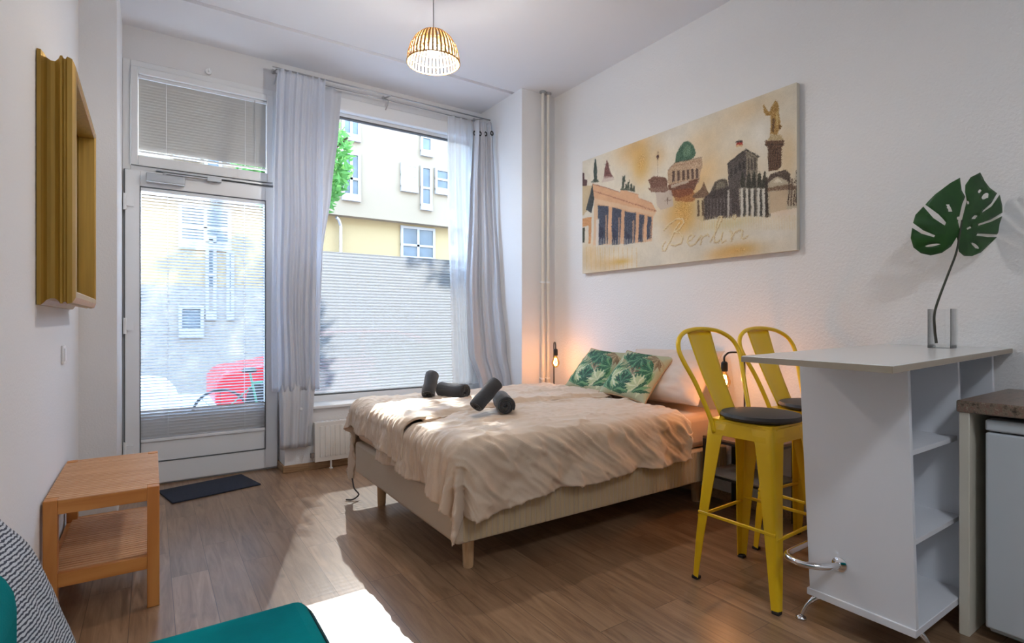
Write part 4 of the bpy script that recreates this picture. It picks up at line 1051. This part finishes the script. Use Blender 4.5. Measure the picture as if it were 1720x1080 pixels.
towel('dark grey towel roll lying behind on the window side of the bed', (1.69, 3.06, ZT + .055), (1.62, 3.27, ZT + .055), .057)
towel('dark grey towel roll propped upright at the left end of the lying rolls', (1.49, 3.20, ZT + .038), (1.57, 3.30, ZT + .16), .048)
# ================================================================ bar stools
def L_section(w, th=.004):
    # L-shaped sheet cross-section with a rounded outer corner, outer corner at (0,0), arms along +x and +y
    return [(w, 0), (.018, 0), (.006, .003), (.003, .006), (0, .018), (0, w), (th, w), (th, .019), (.009, .009), (.019, th), (w, th)]
def stool(label, loc, rz=0):
    t = thing('bar_stool', label, 'bar stool', (0, 0, 0), 'yellow bar stools')
    f, tp, H = .197, .150, .715
    for sx in (-1, 1):
        for sy in (-1, 1):
            m = MB(); lv = []
            for z, k, w in ((0.010, f, .030), (.20, f - .035 * .28, .044), (.45, f - .047 * .63, .060), (.64, f - .047 * .9, .078), (H - .012, tp, .092), (H, tp - .008, .09)):
                lv.append([(sx * (k - a), sy * (k - b_), z) for a, b_ in L_section(w)])
            n = len(lv[0]); vs = [p for l_ in lv for p in l_]; fs = [(i * n + j, i * n + (j + 1) % n, (i + 1) * n + (j + 1) % n, (i + 1) * n + j) for i in range(len(lv) - 1) for j in range(n)]
            fs += [tuple(range(n)), tuple((len(lv) - 1) * n + j for j in range(n))]
            m.add(vs, fs); lg = m.build('leg', M_YEL, t, auto=35)
            MB().box((min(sx * (f - .029), sx * (f + .001)), min(sy * (f - .029), sy * (f + .001)), 0), (max(sx * (f - .029), sx * (f + .001)), max(sy * (f - .029), sy * (f + .001)), .014)).build('rubber_foot', M_BLACK, lg, bevel=.003)
    m = MB()
    for a, b_ in ((0, 1), (1, 0)):
        for s_ in (-1, 1):
            q = []
            for z, k in ((H - .062, tp + .004), (H - .004, tp - .001)):
                for d in (0, .003):
                    for e in (-1, 1):
                        kk = s_ * (k - d); q.append((e * (k - .03), kk, z) if a == 0 else (kk, e * (k - .03), z))
            m.hexa([q[0], q[1], q[3], q[2], q[4], q[5], q[7], q[6]])
    m.box((-tp + .006, -tp + .006, H - .006), (tp - .006, tp - .006, H + .006)); m.build('seat_pan', M_YEL, t, bevel=.004)
    hoop = spline([(-.148, .115, .66), (-.160, .135, .74), (-.192, .178, .87), (-.226, .215, .965), (-.234, .238, 1.02), (-.208, .258, 1.066), (-.145, .276, 1.098), (-.07, .286, 1.111), (0, .290, 1.114), (.07, .286, 1.111), (.145, .276, 1.098), (.208, .258, 1.066), (.234, .238, 1.02), (.226, .215, .965), (.192, .178, .87), (.160, .135, .74), (.148, .115, .66)], 6)
    MB().tube(hoop, .0105, n=10).build('back_hoop', M_YEL, t, smooth=True)
    def sp(u, v):
        w = .066 + (.094 - .066) * v; z = .705 + (1.103 - .705) * v; y = .125 + .165 * v ** 1.05 + .012 * math.sin(v * 3.1); x = w * (-1 + 2 * u) - .008; return (x, y + .010 * (1 - (2 * u - 1) ** 2), z)
    MB().grid(sp, 10, 16).build('back_splat', M_YEL, t, smooth=True, solid=.003)
    k1 = f - .012 - .03 * .3
    for s_ in (-1, 1):
        for rot in (0, 1):
            z = .285 if rot == 0 else .305; a = (-k1, s_ * k1, z); b_ = (k1, s_ * k1, z)
            if rot: a, b_ = (a[1], a[0], z), (b_[1], b_[0], z)
            MB().box(tuple(min(p, q) - (.005 if p == q and i < 2 else 0) - (.011 if i == 2 else 0) for i, (p, q) in enumerate(zip(a, b_))), tuple(max(p, q) + (.005 if p == q and i < 2 else 0) + (.003 if i == 2 else 0) for i, (p, q) in enumerate(zip(a, b_)))).build('stretcher', M_YEL, t, bevel=.003)
    pd = MB().lathe([(0, H + .010), (.14, H + .008), (.160, H + .014), (.167, H + .024), (.160, H + .036), (.12, H + .042), (0, H + .044)], (0, -.015, 0), 36).build('seat_pad', mat('charcoal_leatherette', (.035, .036, .04), .55, bump=.2, bscale=90), t, auto=50)
    for sx in (-1, 1): MB().box((sx * .128 - .012, .10, H - .035), (sx * .128 + .012, .106, H + .02), mt=Matrix.Rotation(R(-8 * sx), 4, 'Y')).build('tie_strap', M_BLACK, pd)
    t.location = loc; t.rotation_euler = (0, 0, rz); return t
s1 = stool('yellow metal bar stool with black round pad, the nearer and wholly visible one', (2.217, 1.358, 0), R(2))
copy_tree(s1, (2.715, 1.372, 0), (0, 0, R(-2)), 'yellow metal bar stool partly hidden behind the white counter, nearer the wall')

# ================================================================ bar counter
bc = thing('bar_counter', 'white raised bar counter with open shelves and chrome foot rail', 'bar counter', (2.5, .93, 0))
tq = [(1.585, .600), (3.064, .712), (3.064, 1.21), (1.630, 1.055)]
MB().prism(tq, 'Z', 1.019, 1.036).build('tabletop', mat('white_gloss_tabletop', (.66, .655, .64), .22), bc, bevel=.002)
M_EDGE = mat('beige_edge_band', (.36, .30, .23), .5)
ed = MB()
for (a, b_) in ((tq[0], tq[1]), (tq[3], tq[0])):
    dx, dy = b_[0] - a[0], b_[1] - a[1]; l_ = math.hypot(dx, dy); nx, ny = dy / l_ * .0015, -dx / l_ * .0015
    ed.hexa([(a[0], a[1], 1.016), (b_[0], b_[1], 1.016), (b_[0] + nx, b_[1] + ny, 1.016), (a[0] + nx, a[1] + ny, 1.016), (a[0], a[1], 1.034), (b_[0], b_[1], 1.034), (b_[0] + nx, b_[1] + ny, 1.034), (a[0] + nx, a[1] + ny, 1.034)])
ed.build('edge_band', M_EDGE, bc)
MB().prism([(1.75, .655), (3.0, .745), (3.0, 1.15), (1.78, 1.04)], 'Z', 1.004, 1.019).build('top_underlay', M_LAM, bc)
def slab(x0, x1, z0=.125, z1=1.004, ya=(.727, 1.075), yb=(.752, 1.115), inset=0):
    f = lambda z: ((z - .125) / (1.004 - .125)); q = []
    for z in (z0, z1):
        t = f(z); a = ya[0] + (yb[0] - ya[0]) * t + inset; b_ = ya[1] + (yb[1] - ya[1]) * t
        q += [(x0, a, z), (x1, a, z), (x1, b_, z), (x0, b_, z)]
    return MB().hexa(q)
slab(2.105, 2.125).build('side_panel', M_LAM, bc, bevel=.0015)
slab(2.575, 2.593, inset=.004).build('divider', M_LAM, bc)
slab(2.960, 2.980).build('side_panel', M_LAM, bc, bevel=.0015)
bk = MB(); bk.hexa([(2.125, 1.057, .125), (2.96, 1.057, .125), (2.96, 1.073, .125), (2.125, 1.073, .125), (2.125, 1.097, 1.004), (2.96, 1.097, 1.004), (2.96, 1.113, 1.004), (2.125, 1.113, 1.004)]); bk.build('back_panel', M_LAM, bc)
for z in (.40, .70):
    for a, b_ in ((2.125, 2.575), (2.593, 2.96)):
        t = (z - .125) / .879; MB().box((a, .735 + .034 * t, z - .009), (b_, 1.057 + .04 * t, z + .009)).build('shelf', M_LAM, bc, bevel=.001)
MB().box((2.098, .726, .100), (2.985, 1.082, .126)).build('bottom_panel', M_LAM, bc, bevel=.002)
for lx, ly, dx, dy in ((2.14, 1.04, -.05, .06), (2.16, .755, .03, -.05), (2.93, 1.04, .03, .05), (2.93, .755, .03, -.05)):
    P = spline([(lx, ly, .1), (lx + dx * .35, ly + dy * .35, .088), (lx + dx * .75, ly + dy * .75, .055), (lx + dx, ly + dy, .012)], 5)
    MB().tube(P, [.016 - .008 * min(1, i / 9) for i in range(len(P))], n=12).lathe([(0, 0), (.020, 0), (.020, .006), (.010, .014), (0, .016)], (lx + dx, ly + dy, 0), 16).build('leg', M_CHROME, bc, smooth=True)
rl = spline([(2.104, .965, .256), (2.05, .975, .256), (2.005, 1.02, .256), (1.996, 1.075, .256), (2.025, 1.118, .256), (2.12, 1.127, .256), (2.5, 1.127, .256), (2.93, 1.127, .256)], 8)
fr = MB().tube(rl, .0125, n=12).lathe([(0, 0), (.026, 0), (.026, .006), (.014, .014), (0, .014)], (2.1045, .965, .256), 20, mt=Matrix.Rotation(R(-90), 3, 'Y'))
fr.tube([(2.5, 1.127, .256), (2.5, 1.075, .256)], .009).tube([(2.9, 1.127, .256), (2.9, 1.075, .256)], .009).build('foot_rail', M_CHROME, bc, auto=50)

# ================================================================ kitchen unit
def granite():
    m = bpy.data.materials.new('brown_granite_worktop'); m.use_nodes = True; nt = m.node_tree; b = nt.nodes['Principled BSDF']; b.inputs['Roughness'].default_value = .3
    tc = nt.nodes.new('ShaderNodeTexCoord'); v = nt.nodes.new('ShaderNodeTexNoise'); v.inputs['Scale'].default_value = 42; v.inputs['Detail'].default_value = 6; v.inputs['Roughness'].default_value = .75
    cr = nt.nodes.new('ShaderNodeValToRGB'); e = cr.color_ramp.elements; e[0].position = .32; e[0].color = (.03, .025, .02, 1); e[1].position = .72; e[1].color = (.42, .34, .25, 1)
    for p, c in ((.43, (.16, .11, .075, 1)), (.5, (.27, .21, .15, 1)), (.56, (.22, .10, .075, 1)), (.62, (.33, .27, .20, 1))):
        q = e.new(p); q.color = c
    nt.links.new(tc.outputs['Object'], v.inputs['Vector']); nt.links.new(v.outputs[0], cr.inputs[0]); nt.links.new(cr.outputs[0], b.inputs['Base Color']); return m
wt = MB().box((2.462, -1.2, .817), (3.066, .728, .861)).build('kitchen_worktop', granite(), bevel=.006, seg=3)
tag(wt, 'speckled brown stone-look worktop above the small fridge', 'worktop')
M_CREAM = mat('cream_melamine', (.68, .63, .53), .5)
sp_ = MB().box((2.472, .691, 0), (3.064, .722, .8165)).build('cabinet_end_panel', M_CREAM, bevel=.002)
tag(sp_, 'cream upright end panel with chipped edge carrying the worktop beside the fridge', 'cabinet panel')
fg = thing('fridge', 'small white fridge under the worktop at the right edge', 'fridge', (2.78, .37, 0))
M_FR = mat('white_fridge_enamel', (.60, .63, .66), .35)
MB().box((2.54, .10, .02), (3.05, .652, .79)).build('body', M_FR, fg, bevel=.006)
MB().box((2.49, .10, .05), (2.54, .652, .752)).build('door', M_FR, fg, bevel=.008, seg=3)
MB().box((2.49, .10, .758), (2.56, .652, .798)).build('control_panel', M_FR, fg, bevel=.006)
for ly in (.16, .60): MB().lathe([(0, 0), (.02, 0), (.02, .022), (0, .022)], (2.62, ly, 0), 12).build('foot', M_BLACK, fg)

# ================================================================ monstera leaf in a vase
vs_ = thing('glass_vase', 'square clear glass vase on the white bar counter', 'vase', (2.83, .882, 1.036))
m = MB(); w, hh, th = .041, .168, .004
# square tube with thick base
for s_ in (-1, 1):
    m.box((2.83 + s_ * w - (th if s_ > 0 else 0), .882 - w, 1.036), (2.83 + s_ * w + (th if s_ < 0 else 0), .882 + w, 1.036 + hh)); m.box((2.83 - w + th, .882 + s_ * w - (th if s_ > 0 else 0), 1.036), (2.83 + w - th, .882 + s_ * w + (th if s_ < 0 else 0), 1.036 + hh))
m.box((2.83 - w + th, .882 - w + th, 1.036), (2.83 + w - th, .882 + w - th, 1.05))
vb = m.build('vase_body', glass_mat('vase_glass', (.985, .99, .992), .15), vs_)
vb.rotation_euler = (0, 0, 0)
lf_ = thing('monstera_leaf', 'single glossy green monstera leaf standing in the glass vase', 'leaf', (2.83, .882, 1.055))
# plane facing the room: right vector and up vector
fwd = Vector((.558, .83, 0)).normalized(); rgt = Vector((fwd.y, -fwd.x, 0)); up = Vector((0, 0, 1)) * .98 - fwd * .12
C0 = Vector((2.885, .838, 1.54))
SC = 1.0 / 901 * 2.31
def lp3(u, v, d=0):   # u,v in target-like units around (1609,390)
    q = C0 + rgt * ((u - 1609) * SC) + up * ((390 - v) * SC) - fwd * d; return q
outline = {
 'L': [(1609, 387), (1604, 375), (1608, 345), (1613, 333), (1607, 322), (1606, 300), (1590, 309), (1566, 328), (1552, 345), (1572, 362), (1586, 376), (1584, 381), (1566, 368), (1549, 348), (1540, 361), (1537, 375), (1554, 388), (1572, 397), (1571, 400), (1552, 393), (1537, 383), (1538, 400), (1545, 416), (1558, 426), (1574, 430), (1590, 426), (1602, 415), (1607, 400)],
 'R': [(1609, 387), (1607, 400), (1613, 412), (1618, 424), (1630, 431), (1645, 431), (1660, 425), (1675, 410), (1686, 398), (1666, 399), (1642, 397), (1643, 394), (1665, 394), (1684, 394), (1690, 385), (1691, 362), (1668, 373), (1642, 381), (1641, 378), (1664, 370), (1688, 357), (1688, 345), (1681, 327), (1664, 348), (1646, 359), (1646, 356), (1662, 343), (1674, 325), (1660, 316), (1650, 304), (1643, 290), (1625, 299), (1614, 313), (1613, 325), (1616, 340), (1612, 360)]}
holes = [((1588, 352), 5, 14, 30), ((1604, 369), 5, 6, 20), ((1618, 343), 4, 6, 10), ((1650, 331), 8, 16, -50), ((1639, 323), 5, 8, -45), ((1632, 367), 4, 12, -65), ((1625, 385), 3, 9, -75), ((1572, 413), 4, 20, -82), ((1645, 414), 4, 20, 62)]
def in_poly(p, P):
    c = False; j = len(P) - 1
    for i in range(len(P)):
        if (P[i][1] > p[1]) != (P[j][1] > p[1]) and p[0] < (P[j][0] - P[i][0]) * (p[1] - P[i][1]) / (P[j][1] - P[i][1]) + P[i][0]: c = not c
        j = i
    return c
def in_hole(p):
    for (hx, hy), a, b_, an in holes:
        dx, dy = p[0] - hx, p[1] - hy; r = R(an); u = dx * math.cos(r) - dy * math.sin(r); v = dx * math.sin(r) + dy * math.cos(r)
        if (u / (a / 2 + .6)) ** 2 + (v / (b_ / 2 + .6)) ** 2 < 1: return True
    return False
from mathutils.geometry import delaunay_2d_cdt
lm = MB()
pts2 = []; edges = []
for key, P in outline.items():
    o0 = len(pts2); PP = []
    for i in range(len(P)):
        a, b_ = P[i], P[(i + 1) % len(P)]; PP.append(a)
    pts2 += PP; edges += [(o0 + i, o0 + (i + 1) % len(PP)) for i in range(len(PP))]
for (hx, hy), a, b_, an in holes:
    o0 = len(pts2); r = R(-an)
    for k in range(10):
        t = k / 10 * 2 * math.pi; u, v = a / 2 * math.cos(t), b_ / 2 * math.sin(t); pts2.append((hx + u * math.cos(r) - v * math.sin(r), hy + u * math.sin(r) + v * math.cos(r)))
    edges += [(o0 + i, o0 + (i + 1) % 10) for i in range(10)]
yy = 292.0
while yy < 432:
    xx = 1538.0 + (yy * 7 % 5)
    while xx < 1692: pts2.append((xx, yy)); xx += 6
    yy += 6
vo_, eo_, fo_, *_r = delaunay_2d_cdt([Vector(p) for p in pts2], edges, [], 0, .3)
def depth(u, v):
    x = u - 1609; yv = v - 360
    crease = -.10 * math.exp(-abs(x) / 9.0) * 8 * SC * 1.0
    th_ = math.atan2(v - 385, u - 1609)
    return -crease * .6 - (x * x + yv * yv) * .0022 * SC + .9 * SC * math.sin(th_ * 14) * min(1, abs(x) / 40) 
faces = []
for f in fo_:
    c = (sum(vo_[i].x for i in f) / len(f), sum(vo_[i].y for i in f) / len(f))
    if (in_poly(c, outline['L']) or in_poly(c, outline['R'])) and not in_hole(c): faces.append(tuple(f))
lm.add([lp3(p.x, p.y, depth(p.x, p.y)) for p in vo_], faces)
lob = lm.build('leaf_blade', mat('monstera_green', (.010, .055, .010), .35, vcol=(.020, .09, .014), vscale=14, stretch=(1, 1, 1)), lf_, smooth=True)
bm = bmesh.new(); bm.from_mesh(lob.data); bmesh.ops.delete(bm, geom=[v for v in bm.verts if not v.link_faces], context='VERTS'); bm.to_mesh(lob.data); bm.free()
md = lob.modifiers.new('solid', 'SOLIDIFY'); md.thickness = .0012
stm = spline([lp3(1611, 372, -.002), lp3(1608, 400, .002), lp3(1603, 430, .008), lp3(1591, 470, .01), Vector((2.818, .905, 1.20)), Vector((2.812, .905, 1.12)), Vector((2.815, .90, 1.056))], 6)
MB().tube(stm, [.0035 + .002 * min(1, i / 30) for i in range(len(stm))], n=8).build('leaf_stem', mat('dark_stem', (.03, .035, .02), .5), lf_, smooth=True)

# ================================================================ slatted bench
bn = thing('slatted_bench', 'small orange-brown wooden slatted bench with lower shelf by the left wall', 'bench', (-.155, 2.95, 0))
M_OAK = wood_mat('honey_bamboo', (.52, .19, .042), (.62, .26, .065), 'X', .45, 5)
M_OAKZ = wood_mat('honey_bamboo_upright', (.52, .19, .042), (.62, .26, .065), 'Z', .45, 5)
M_SLW = wood_mat('honey_bamboo_slat', (.56, .28, .13), (.66, .36, .18), 'X', .45, 5)
bX0, bX1, bY0, bY1, bH = -.332, .028, 2.60, 3.31, .485
for lx in (bX0, bX1 - .042):
    for ly in (bY0, bY1 - .042): MB().box((lx, ly, 0), (lx + .042, ly + .042, bH)).build('leg', M_OAKZ, bn, bevel=.003)
for zt in (bH, .212):
    for ly in (bY0 + .001, bY1 - .022): MB().box((bX0 + .042, ly, zt - .055), (bX1 - .042, ly + .021, zt - .003)).build('end_rail', M_OAK, bn, bevel=.002)
    for lx in (bX0 + .001, bX1 - .021):
        MB().box((lx, bY0 + .042, zt - .05), (lx + .02, bY1 - .042, zt - .012)).build('side_rail', M_OAK, bn, bevel=.002)
    ns = 27; pit = (bY1 - bY0 - (.0 if zt == bH else .05)) / ns; st_ = bY0 if zt == bH else bY0 + .025
    for i in range(ns):
        y = st_ + pit * i; a, b_ = (bX0, bX1) if zt == bH else (bX0 + .022, bX1 - .022)
        if zt == bH and (i < 2 or i > ns - 3): a, b_ = bX0 + .042, bX1 - .042
        MB().box((a, y + .0015, zt - .011), (b_, y + pit - .0065, zt + .0)).build('slat', M_SLW, bn, bevel=.0015, seg=1)

# ================================================================ door mat
mt_ = MB().hexa([(.112, 3.995, 0), (.641, 4.115, 0), (.560, 4.46, 0), (.035, 4.335, 0), (.112, 3.995, .010), (.641, 4.115, .010), (.560, 4.46, .010), (.035, 4.335, .010)])
tag(mt_.build('door_mat', mat('navy_ribbed_mat', (.012, .018, .035), .9, bump=1, bscale=150), bevel=.003), 'dark navy door mat on the floor in front of the door', 'door mat')

# ================================================================ sofa
sf = thing('sofa', 'teal velvet sofa in the lower left corner', 'sofa', (0, .3, 0))
MB().box((-.325, -1.0, .285), (.340, 1.49, .425)).build('seat_cushion', M_SOFA, sf, bevel=.035, seg=5)
MB().tube(spline([(.325, 1.462, .412), (.338, 1.445, .402), (.343, 1.40, .398), (.343, 1.1, .398), (.343, 0, .398), (.343, -.9, .398)], 6), .004, n=8).build('piping', mat('dark_teal_piping', (0, .035, .04), .6), sf, smooth=True)
MB().box((-.32, -.98, .12), (.325, 1.445, .285)).build('base', M_SOFA, sf, bevel=.02, seg=3)
MB().box((-.325, -1.0, .425), (-.124, .87, .895)).build('backrest', M_SOFA, sf, bevel=.07, seg=6)
for lx in (-.27, .27):
    for ly in (-.9, 1.36): MB().lathe([(0, 0), (.014, 0), (.022, .125), (0, .125)], (lx, ly, 0), 14).build('leg', M_LEG, sf, auto=40)
def stripe_mat():
    m = bpy.data.materials.new('black_white_zigzag_weave'); m.use_nodes = True; nt = m.node_tree; b = nt.nodes['Principled BSDF']; b.inputs['Roughness'].default_value = .9
    tc = nt.nodes.new('ShaderNodeTexCoord'); mp = nt.nodes.new('ShaderNodeMapping'); mp.inputs['Rotation'].default_value = (0, 0, R(8)); w = nt.nodes.new('ShaderNodeTexWave'); w.inputs['Scale'].default_value = 48; w.inputs['Distortion'].default_value = 2.5; w.inputs['Detail'].default_value = 1; w.inputs['Detail Scale'].default_value = 2.2; w.bands_direction = 'Y'
    cr = nt.nodes.new('ShaderNodeValToRGB'); cr.color_ramp.elements[0].position = .34; cr.color_ramp.elements[0].color = (.04, .045, .07, 1); cr.color_ramp.elements[1].position = .52; cr.color_ramp.elements[1].color = (.52, .54, .58, 1)
    nt.links.new(tc.outputs['Object'], mp.inputs[0]); nt.links.new(mp.outputs[0], w.inputs['Vector']); nt.links.new(w.outputs[0], cr.inputs[0]); nt.links.new(cr.outputs[0], b.inputs['Base Color']); return m
cs = pillow('sofa_cushion', 'grey cushion with fine black and white wavy stripes on the teal sofa', 0.45, .45, .16, (-.19, 1.13, .655), -18, stripe_mat(), seed=9, n=40, wr=.003)
place_pillow(cs, (-.203, 1.125, .615), 17, yaw=180)

# ================================================================ lamps
M_BAM = mat('bamboo_strip', (.50, .26, .085), .5, var=.25, vscale=20)
pl = thing('pendant_lamp', 'bamboo dome pendant lamp with a lit bulb hanging from the ceiling', 'lamp', (1.37, 2.86, ZC))
cx, cy = 1.37, 2.86; zb_ = 2.655
MB().tube([(cx, cy, ZC), (cx, cy, 2.86)], .003, n=8).build('cord', mat('grey_cord', (.35, .35, .37), .6), pl, smooth=True)
MB().lathe([(0, ZC - .03), (.03, ZC - .028), (.045, ZC - .002), (0, ZC)], (cx, cy, 0), 20).build('ceiling_rose', M_PVC, pl, auto=40)
MB().lathe([(0, 2.80), (.018, 2.80), (.018, 2.86), (.008, 2.868), (0, 2.868)], (cx, cy, 0), 16).build('bulb_socket', M_PVC, pl, auto=40)
dome = [(.038, 2.842), (.075, 2.830), (.108, 2.800), (.134, 2.755), (.149, 2.705), (.1525, 2.660)]
for k in range(40):
    a = k / 40 * 2 * math.pi; m = MB(); vs = []
    for r, z in dome:
        w = .0055 if r > .06 else .003
        for dr, dt in ((0, -w), (0, w), (.002, w), (.002, -w)): vs.append((cx + (r + dr) * math.cos(a) - dt * math.sin(a), cy + (r + dr) * math.sin(a) + dt * math.cos(a), z))
    n = len(dome); fs = [(i * 4 + j, i * 4 + (j + 1) % 4, i * 4 + 4 + (j + 1) % 4, i * 4 + 4 + j) for i in range(n - 1) for j in range(4)] + [(0, 1, 2, 3), tuple((n - 1) * 4 + j for j in range(4))]
    m.add(vs, fs).build('bamboo_rib', M_BAM, pl)
for r, z, q in ((.1525, 2.662, .0045), (.1475, 2.705, .002), (.038, 2.842, .004), (.134, 2.757, .002)):
    MB().tube([(cx + r * math.cos(t * math.pi / 24), cy + r * math.sin(t * math.pi / 24), z) for t in range(48)], q, n=6, closed=True).build('shade_ring', M_BAM, pl, smooth=True)
bulb_p = [(0, -.045), (.018, -.041), (.032, -.028), (.038, -.008), (.035, .012), (.024, .032), (.015, .045), (.014, .058), (0, .058)]
MB().lathe(bulb_p, (cx, cy, 2.745), 20).build('bulb', mat('lit_bulb', (1, .95, .85), .3, emit=(1, .86, .66), estr=26), pl, smooth=True)
lamp('pendant_light', 'POINT', (cx, cy, 2.668), 36, (1.0, .95, .88), shadow_soft_size=.03)

def arm_lamp(label, bx_, by_, tx, ty, zt=.47):
    t = thing('arched_table_lamp', label, 'lamp', (bx_, by_, zt), 'black arched bedside lamps')
    MB().lathe([(0, 0), (.06, 0), (.06, .012), (.012, .016), (0, .016)], (bx_, by_, zt), 24).build('base', M_BLACK, t, auto=40)
    B = Vector((bx_, by_, 0)); T = Vector((tx, ty, 0)); d = (T - B)
    P = [(bx_, by_, zt + .01), (bx_, by_, .90)] + [tuple(B + d * (.22 * (1 - math.cos(a))) + Vector((0, 0, .945 + .025 * math.sin(a) ))) for a in (.5, 1.0, 1.57)] + [tuple(B + d * .7 + Vector((0, 0, .971)))] + [tuple(T - d * .15 + Vector((0, 0, .965))), tuple(T + Vector((0, 0, .945))), tuple(T + Vector((0, 0, .915)))]
    MB().tube(spline(P, 5), .0055, n=10).build('pole', M_BLACK, t, smooth=True)
    MB().lathe([(0, .920), (.010, .920), (.018, .912), (.019, .868), (.016, .862), (0, .862)], (tx, ty, 0), 18).build('bulb_socket', M_BLACK, t, auto=40)
    bl = MB().lathe([(.012, .058), (.015, .045), (.024, .028), (.033, .006), (.034, -.010), (.026, -.032), (.012, -.042), (0, -.044)], (tx, ty, .805), 20, cap=False).build('bulb', glass_mat('amber_bulb_glass', (1, .80, .50), .05), t, smooth=True)
    fl = MB()
    for k in range(5):
        a = k * 1.257; fl.tube([(tx + .008 * math.cos(a), ty + .008 * math.sin(a), .84), (tx + .016 * math.cos(a), ty + .016 * math.sin(a), .80), (tx + .008 * math.cos(a + .6), ty + .008 * math.sin(a + .6), .778)], .0018, n=5)
    fl.build('filament', mat('glowing_filament', (1, .6, .2), .5, emit=(1, .50, .16), estr=60), bl)
    lamp('bedside_light', 'POINT', (tx, ty, .80), 2.6, (1.0, .50, .26), shadow_soft_size=.02)
    return t
arm_lamp('black arched lamp with glowing bulb behind the yellow stool backrest', 2.865, 1.835, 2.745, 1.885)
arm_lamp('black lamp with glowing bulb on the window side of the bed, by the pipes', 2.90, 3.66, 2.835, 3.555)

# ---- nightstands
def nightstand(label, x0, x1, y0, y1):
    t = thing('nightstand', label, 'nightstand', ((x0 + x1) / 2, (y0 + y1) / 2, 0), 'black metal nightstands')
    for lx in (x0, x1 - .025):
        for ly in (y0, y1 - .025): MB().box((lx, ly, 0), (lx + .025, ly + .025, .455)).build('leg', M_BLACK, t, bevel=.002)
    MB().box((x0, y0, .455), (x1, y1, .47)).build('top', wood_mat('dark_walnut_top', (.10, .05, .025), (.18, .09, .045), 'Y'), t, bevel=.002)
    MB().box((x0 + .004, y0 + .004, .245), (x1 - .004, y1 - .004, .258)).build('shelf', mat('grey_metal_shelf', (.20, .20, .20), .4), t)
    fr_ = MB()
    for z in (.44, .235): fr_.box((x0 + .025, y0 + .004, z), (x1 - .025, y0 + .018, z + .014)).box((x0 + .004, y0 + .025, z), (x0 + .018, y1 - .025, z + .014)).box((x0 + .025, y1 - .018, z), (x1 - .025, y1 - .004, z + .014))
    fr_.build('frame_rail', M_BLACK, t); return t
nightstand('black nightstand behind the yellow stools carrying the arched lamp', 2.735, 3.045, 1.62, 2.025)
nightstand('black nightstand on the window side of the bed, mostly hidden', 2.735, 3.045, 3.515, 3.785)
cd = MB().tube(spline([(3.05, 1.50, .34), (3.035, 1.50, .30), (3.04, 1.54, .24), (3.03, 1.49, .20), (3.035, 1.545, .18), (3.04, 1.48, .14), (3.03, 1.54, .11), (3.04, 1.50, .08), (3.03, 1.47, .2), (3.035, 1.52, .26), (3.045, 1.57, .12), (3.04, 1.56, .004)], 8), .0035, n=6)
tag(cd.build('lamp_cable', M_BLACK, smooth=True), 'tangled black cable hanging on the wall behind the yellow stools', 'cable')
ol = thing('wall_socket', 'white wall socket low on the wall behind the yellow stools', 'socket', (XR, 1.50, .34))
MB().box((XR - .010, 1.46, .30), (XR - .0005, 1.54, .38)).build('cover_plate', M_PVC, ol, bevel=.003)
MB().lathe([(0, 0), (.02, 0), (.019, .028), (0, .03)], (XR - .0095, 1.50, .34), 16, mt=Matrix.Rotation(R(-90), 3, 'Y')).build('plug', M_BLACK, ol, auto=40)

# ---- switch, detector
sw = thing('light_switch', 'white light switch on the left wall beside the pier', 'light switch', (XL, 3.2, 1.0))
MB().box((XL + .0005, 3.16, .955), (XL + .010, 3.24, 1.04)).build('cover_plate', M_PVC, sw, bevel=.003)
MB().box((XL + .010, 3.173, .968), (XL + .014, 3.227, 1.027)).build('rocker', M_PVC, sw, bevel=.002)
tag(MB().lathe([(0, 3.185), (.020, 3.183), (.030, 3.192), (.032, 3.1995), (0, 3.1995)], (.443, 3.79, 0), 24).build('ceiling_sensor', M_PVC, auto=40), 'small round white fitting on the ceiling above the door', 'ceiling fitting')

# ---- unseen fill light added behind the viewpoint to brighten the room
cl2 = thing('added_fill_lamp', 'added fill light shaped as a flat round white ceiling lamp, out of view', 'lamp', (.7, -1.0, ZC))
MB().lathe([(0, ZC - .05), (.24, ZC - .05), (.25, ZC - .04), (.25, ZC - .001), (0, ZC - .001)], (.7, -1.0, 0), 32).build('fill_housing', M_PVC, cl2, auto=40)
MB().lathe([(0, ZC - .056), (.225, ZC - .056), (.225, ZC - .0505), (0, ZC - .0505)], (.7, -1.0, 0), 32).build('fill_diffuser', mat('fill_opal_glow', (1, 1, 1), .5, emit=(.86, .93, 1), estr=58), cl2)
